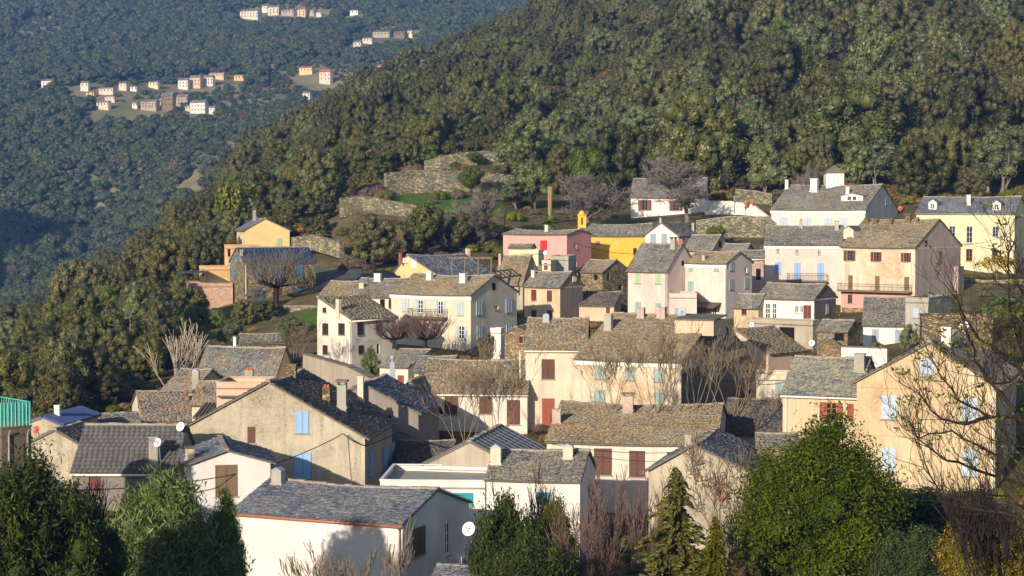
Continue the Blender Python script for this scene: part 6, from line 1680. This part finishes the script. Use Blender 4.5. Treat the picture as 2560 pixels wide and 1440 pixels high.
b = MB(); b.tube(at(2680, 1330, YF_), at(2700, 2050, YF_), .08, .14, 8); b.tube(at(2680, 1100, YF_), at(2680, 1330, YF_), .06, .08, 8); b.build('trunk', M['bark_d'], tr, tr)
V = []; 
for p in lv:
    for q in range(4):
        d = Vector((r.uniform(-1, 1), r.uniform(-1, 1), r.uniform(-.6, 1))).normalized() * .12; s = d.cross(Vector((r.uniform(-1, 1), r.uniform(-1, 1), r.uniform(-1, 1)))).normalized() * .022
        for v in (p, p + d * .5 + s, p + d, p + d * .5 - s): V.append(tuple(v - tr.location))
me = mesh_quads('leaves', np.array(V), np.arange(len(V)).reshape(-1, 4)); me.materials.append(M['l_green']); face_attr(me, 'rnd', np.full(len(V) // 4, .5))
o = bpy.data.objects.new('leaves', me); o.parent = tr; link(o)

# ------------------------------------------------------------------ gardens, lane, weeds between the houses
def drape(name, px0, px1, Y0, Y1, mat, up=.06, n=24):
    a = np.linspace(px0, px1, n); y = np.linspace(Y0, Y1, n); A, Y = np.meshgrid(a, y); X = (A - 1280) / FPX * Y
    return grid_sheet(name, X, Y, ground_np(X, Y) + up, mat)
drape('lawn', 418, 560, 214, 224, M['grass']); drape('lawn', 690, 800, 206, 219, M['grass']); drape('lawn', 985, 1262, 268, 284, M['grass']); drape('lawn', 2400, 2640, 233, 247, M['grass']); drape('lawn', 2140, 2420, 90, 104, M['grass'])
drape('lane', 788, 905, 231, 252, M['asphalt'])
shr = []
r = random.Random(9)
for k in range(2600):
    y = math.exp(r.uniform(math.log(84), math.log(290))); px = r.uniform(-100, 2660); x = (px - 1280) / FPX * y
    if not village(px, y) or not clear(x, y, .35): continue
    if (418 < px < 560 and 212 < y < 226) or (690 < px < 800 and 204 < y < 221) or (985 < px < 1262 and 266 < y < 285) or (2400 < px < 2640 and 231 < y < 249) or (788 < px < 905 and 229 < y < 254): continue
    s = r.uniform(.3, 1.0); shr.append((x, y, ground(x, y) - .1, s, r.random()))
scatter_stuff('garden_weeds', 'weeds and low bushes in the gaps between the houses', 'weeds', [a[:3] for a in shr], [(a[3] * 1.6, a[3] * 1.6, a[3]) for a in shr], [(0, 0, a[4] * 6.28) for a in shr], [int(a[4] * 977) % len(sm) for a in shr], sm)

# rock outcrops on the slope
M['rock'] = stonework('outcrop_rock', lin(150, 130, 104, .8), lin(190, 166, 132, .8), lin(214, 196, 166, .8), .5)
def rock(label, px, Y, w_, h_, seed):
    p = gpx(px, Y); q = np.random.default_rng(seed); iv, jf = ico(); b = MB()
    for k in range(4):
        c = p + Vector((q.uniform(-.6, .6) * w_, q.uniform(-.2, .5) * w_, q.uniform(.1, .7) * h_)); sc3 = np.array([w_ * q.uniform(.35, .7), w_ * q.uniform(.3, .6), h_ * q.uniform(.5, 1)])
        vv = iv * sc3 * q.uniform(.75, 1.2, (12, 1)); i = len(b.v); b.v += [c + Vector(v) for v in vv]; b.f += [tuple(int(i + k_) for k_ in f_) for f_ in jf]; b.m += [0] * 20
    tag(b.build('rock_outcrop', M['rock']), label, 'rock')
rock('orange beige rock outcrop near the top centre of the slope', 1850, 520, 5, 4, 1); rock('pale rock slabs under the top right trees', 2240, 430, 5, 2.5, 2); rock('tilted beige rock at the top right', 2325, 415, 3.5, 3, 3); rock('small bright rocks in the scrub above the bare tree', 1575, 470, 2.5, 1.8, 4); rock('rock face in scrub at the right edge above the mansion', 2430, 300, 2.0, 1.2, 5); rock('pale boulder on the left slope below the snag', 268, 178, .9, .9, 6)

# ------------------------------------------------------------------ small things
def dish(label, px, py, Y, rpx, mk, pole=None, az=-.5, wall=None):
    c = at(px, py, Y); R_ = rpx / FPX * Y; ax = Vector((math.sin(az), -math.cos(az), .38)).normalized()
    foot = c - ax * .25 - Vector((0, 0, pole or .5))
    root = empty('satellite_dish', foot, label, 'satellite dish', 'satellite dishes on the roofs')
    b = MB(); b.lathe(c, [(.01, 0), (R_ * .5, .05 * R_), (R_, .2 * R_), (R_ * 1.02, .2 * R_), (R_ * .5, .02 * R_), (.01, -.03)], 22, 0, ax); b.build('reflector', M[mk], root, root, True)
    b = MB(); low = c - Vector((0, 0, R_ * .9)) + ax * R_ * .25; b.tube(low, c + ax * R_ * .9, .015); b.cbox(c + ax * R_ * .9, .08, .08, .08); b.build('feed_arm', M['zinc'], root, root)
    b = MB(); b.tube(foot, c - ax * .12 - Vector((0, 0, .0)), .03); b.tube(c - ax * .12, c, .04); b.build('mast', M['zinc'], root, root)
for a in [('large white dish on the right corner of the white foreground house', 1173, 1323, 103.5, 18, 'dishw', .7), ('white dish beside the chimney of the grey tiled house', 395, 1107, 119, 11, 'dishw', 1.3), ('white dish on a pole left of the beige gable', 452, 1067, 121.5, 12, 'dishw', 1.5),
  ('red dish on the beige gable at far left', 92, 1075, 125.5, 10, 'dishr', .4), ('big grey dish on the ridge of the long stone roof', 1706, 780, 151, 13, 'dishg', .6), ('small white dish above the peach roofed house', 1880, 812, 165, 6, 'dishw', .5), ('white dish above the ochre house roof', 2411, 816, 124, 12, 'dishw', .9),
  ('white dish on the pale chimney left of the brown stone gable', 2030, 858, 158, 8, 'dishw', .6), ('orange dish on the green shuttered house roof', 1700, 605, 207, 8, 'dishr', .4), ('orange dish at the right corner of the upper white house', 2251, 521, 268, 6, 'dishr', .4), ('white dish beside the yellow attic', 1363, 632, 214, 5, 'dishw', .4)]:
    dish(*a)
def aircon(label, px, py, Y, n, u, w=.8):
    c = at(px, py, Y); n = Vector(n).normalized(); u = Vector(u).normalized()
    root = empty('air_conditioner', c - Vector((0, 0, .3)), label, 'air conditioner')
    b = MB(); b.box(c - u * w / 2 - Vector((0, 0, .28)), u * w, n * .3, Vector((0, 0, .56))); b.build('casing', M['frame'], root, root)
    b = MB(); b.lathe(c + n * .302 - u * w * .12, [(.2, 0), (.2, .015), (.17, .015), (.17, 0)], 18, 0, n); b.lathe(c + n * .302 - u * w * .12, [(.09, 0), (.09, .015), (.06, .015), (.06, 0)], 14, 0, n); b.build('fan_grille', M['steel'], root, root)
    b = MB()
    for s_ in (-.3, .3): b.box(c + u * w * s_ - Vector((0, 0, .33)), u * .04, n * .32, Vector((0, 0, .04)))
    b.build('bracket', M['zinc'], root, root)
bq, zq = HA.on_side(1150, 1402); pq = HA.W(0, bq, zq); px_, py_ = proj(pq); aircon('white air conditioner on the side wall of the white foreground house', px_, py_, pq.y, -HA.ea, HA.eb)
bq, zq = HAA.on_side(1016, 651); pq = HAA.W(0, bq, zq); px_, py_ = proj(pq); aircon('white air conditioner beside the white door of the yellow gable', px_, py_, pq.y, -HAA.ea, HAA.eb)
def lamp(label, px, ytop, ybot, Y):
    t = at(px, ytop, Y); f_ = at(px, ybot, Y); root = empty('street_lamp', f_, label, 'street lamp', 'village street lamps')
    b = MB(); b.tube(f_, t - Vector((0, 0, .6)), .06, .04, 8); b.build('pole', M['steel'], root, root)
    b = MB(); b.lathe(t - Vector((0, 0, .6)), [(.08, 0), (.18, .4), (.02, .6)], 6); b.lathe(t - Vector((0, 0, .2)), [(.24, 0), (.1, .14), (.02, .3)], 6); b.build('lantern', M['zinc'], root, root)
lamp('street lamp right of the evergreen clump, above the pink house', 1262, 520, 590, 258); lamp('street lamp on the terrace right of the big bare tree', 1836, 490, 534, 268); lamp('street lamp behind the yellow mansion roof', 2470, 468, 520, 268)
# flue of the little white house
b = MB(); p0 = at(981, 962, 163); p1 = at(981, 905, 163); root = empty('steel_flue', p0, 'grey square flue with steel cowl at the little white house', 'flue')
b.box(p0 - Vector((.2, .2, 0)), (.4, 0, 0), (0, .4, 0), (0, 0, (p1 - p0).z)); b.build('flue_shaft', M['zinc'], root, root)
b = MB(); b.lathe(p1, [(.12, 0), (.12, .25), (.22, .3), (.2, .5), (.02, .6)], 10); b.build('cowl', M['dishg'], root, root, True)
# pergola over the roof terrace
root = empty('pergola', at(1178, 674, 204), 'dark wooden pergola on the roof terrace behind the big cream house', 'pergola'); b = MB()
for x_ in (1127, 1160, 1194, 1226):
    for Y_ in (203, 206): 
        p0 = at(x_, 676, Y_); p0.z = at(x_, 676, 203).z; p0.z -= 1.0; b.box(p0, (.14, 0, 0), (0, .14, 0), (0, 0, 2.1))
    b.build('post', M['planks'], root, root); b = MB()
pA = at(1122, 648, 203); 
for k in range(8): b.box(at(1124 + k * 14.5, 648, 202.6), (.09, 0, 0), (0, 3.9, 0), (0, 0, .1))
b.box(pA, (4.6, 0, 0), (0, .12, 0), (0, 0, .16)); b.box(pA + Vector((0, 3, 0)), (4.6, 0, 0), (0, .12, 0), (0, 0, .16)); b.build('beams', M['planks'], root, root)
for (x_, y_, lb) in ((1865, 513, 'smaller terracotta urn on the white terrace wall'), (1881, 510, 'taller terracotta urn on the white terrace wall')):
    p0 = at(x_, y_ + 3, 271.5); b = MB(); b.lathe(p0, [(.14, 0), (.12, .1), (.3, .45), (.34, .62), (.26, .64), (.02, .5)], 12); tag(b.build('terracotta_urn', M['terra'], smooth=True), lb, 'urn')
def car(label, px, Y, mk, rot):
    p = gpx(px, Y); root = empty('parked_car', p, label, 'car', 'cars parked by the trees'); c = Matrix.Rotation(rot, 3, 'Z')
    f = lambda x, y, z: p + c @ Vector((x, y, z))
    def prism(prof, w):
        b = MB(); n = len(prof)
        b.quad(*[f(x, -w, z) for x, z in prof]); b.quad(*[f(x, w, z) for x, z in prof])
        for i in range(n): (x0, z0), (x1, z1) = prof[i], prof[(i + 1) % n]; b.quad(f(x0, -w, z0), f(x1, -w, z1), f(x1, w, z1), f(x0, w, z0))
        return b
    prism([(-2, .3), (2, .3), (2.05, .62), (1.75, .82), (.95, .92), (-1.7, .95), (-2.05, .8)], .84).build('body', M[mk], root, root)
    prism([(.95, .92), (.35, 1.38), (-1.1, 1.42), (-1.75, .95)], .74).build('cabin', M['glass'], root, root)
    prism([(.4, 1.39), (.3, 1.45), (-1.05, 1.48), (-1.15, 1.42)], .72).build('roof_panel', M[mk], root, root)
    for x in (-1.25, 1.3):
        for y in (-.86, .66):
            b = MB(); b.lathe(f(x, y, .31), [(.02, 0), (.31, 0), (.31, .2), (.02, .2)], 14, 0, c @ Vector((0, 1, 0))); b.build('wheel', M['black'], root, root)
M['car_b'] = flat('dark_blue_car_paint', lin(30, 42, 66), .25, .6); M['car_s'] = flat('silver_car_paint', lin(150, 156, 164), .3, .6, .3)
car('dark blue car under the holm oak behind the barn roofs', 921, 228, 'car_b', .5); car('second dark car behind the pale yellow gable', 966, 230, 'car_b', .3); car('silver car by the bank above the yellow gable house', 812, 262, 'car_s', .8)
def cable(label, pts, r_=.022, sag=.0):
    P = []
    for a, c in zip(pts[:-1], pts[1:]):
        A = at(*a); B_ = at(*c)
        for k in range(8):
            t = k / 8; q = A.lerp(B_, t); q.z -= sag * 4 * t * (1 - t); P.append(q)
    P.append(at(*pts[-1])); b = MB(); b.path(P, r_, 5); tag(b.build('overhead_cable', M['black']), label, 'cable')
cable('black cable climbing from the pepper tree over the beige gable', [(60, 1190, 106), (185, 1225, 109), (480, 1203, 112), (690, 1158, 117), (858, 1084, 124.6)], .03, .12)
cable('thick black cable round the corner of the beige house', [(858, 1084, 124.6), (910, 1114, 124.6), (996, 1080, 134), (1140, 1122, 133), (1330, 1110, 131)], .035, .1)
cable('cable sagging across the chapel wall', [(1437, 607, 236), (1620, 634, 243)], .03, .5)
cable('cable across the yellow mansion wall', [(2400, 612, 225), (2535, 576, 248)], .03, .5)
cable('cable crossing before the dark gable and the white lean-to', [(1700, 925, 141), (1885, 958, 146), (1975, 950, 148)], .025, .2)
cable('cable along the front of the brown shuttered house', [(1368, 1108, 124), (1690, 1131, 123), (1720, 1120, 118)], .02, .25)
root = empty('utility_mast', at(2310, 850, 150), 'thin rusty mast beside the golden stone block', 'mast'); b = MB(); b.tube(at(2312, 880, 150), at(2326, 712, 150), .035); b.build('mast_pole', M['iron'], root, root)

root = empty('tall_antenna', at(921, 752, 197), 'tall thin antenna mast above the roofs left of the big cream house', 'antenna'); b = MB(); b.tube(at(921, 752, 197), at(921, 688, 197), .03); b.build('mast_pole', M['iron'], root, root)
b = MB(); b.tube(at(914, 692, 197), at(928, 692, 197), .012); b.tube(at(916, 696, 197), at(926, 696, 197), .012); b.build('aerial', M['zinc'], root, root)

# ------------------------------------------------------------------ air
b = MB(); b.box((-1000, -420, -330), (1750, 0, 0), (0, 3000, 0), (0, 0, 770))
t = bpy.data.materials.new('valley_haze'); t.use_nodes = True; t.node_tree.nodes.clear()
vo = t.node_tree.nodes.new('ShaderNodeVolumePrincipled'); mo = t.node_tree.nodes.new('ShaderNodeOutputMaterial')
vo.inputs['Color'].default_value = (.16, .40, 1.0, 1); vo.inputs['Density'].default_value = .00017; vo.inputs['Anisotropy'].default_value = .0
t.node_tree.links.new(vo.outputs[0], mo.inputs['Volume'])
hz = b.build('haze', t); tag(hz, kind='stuff')
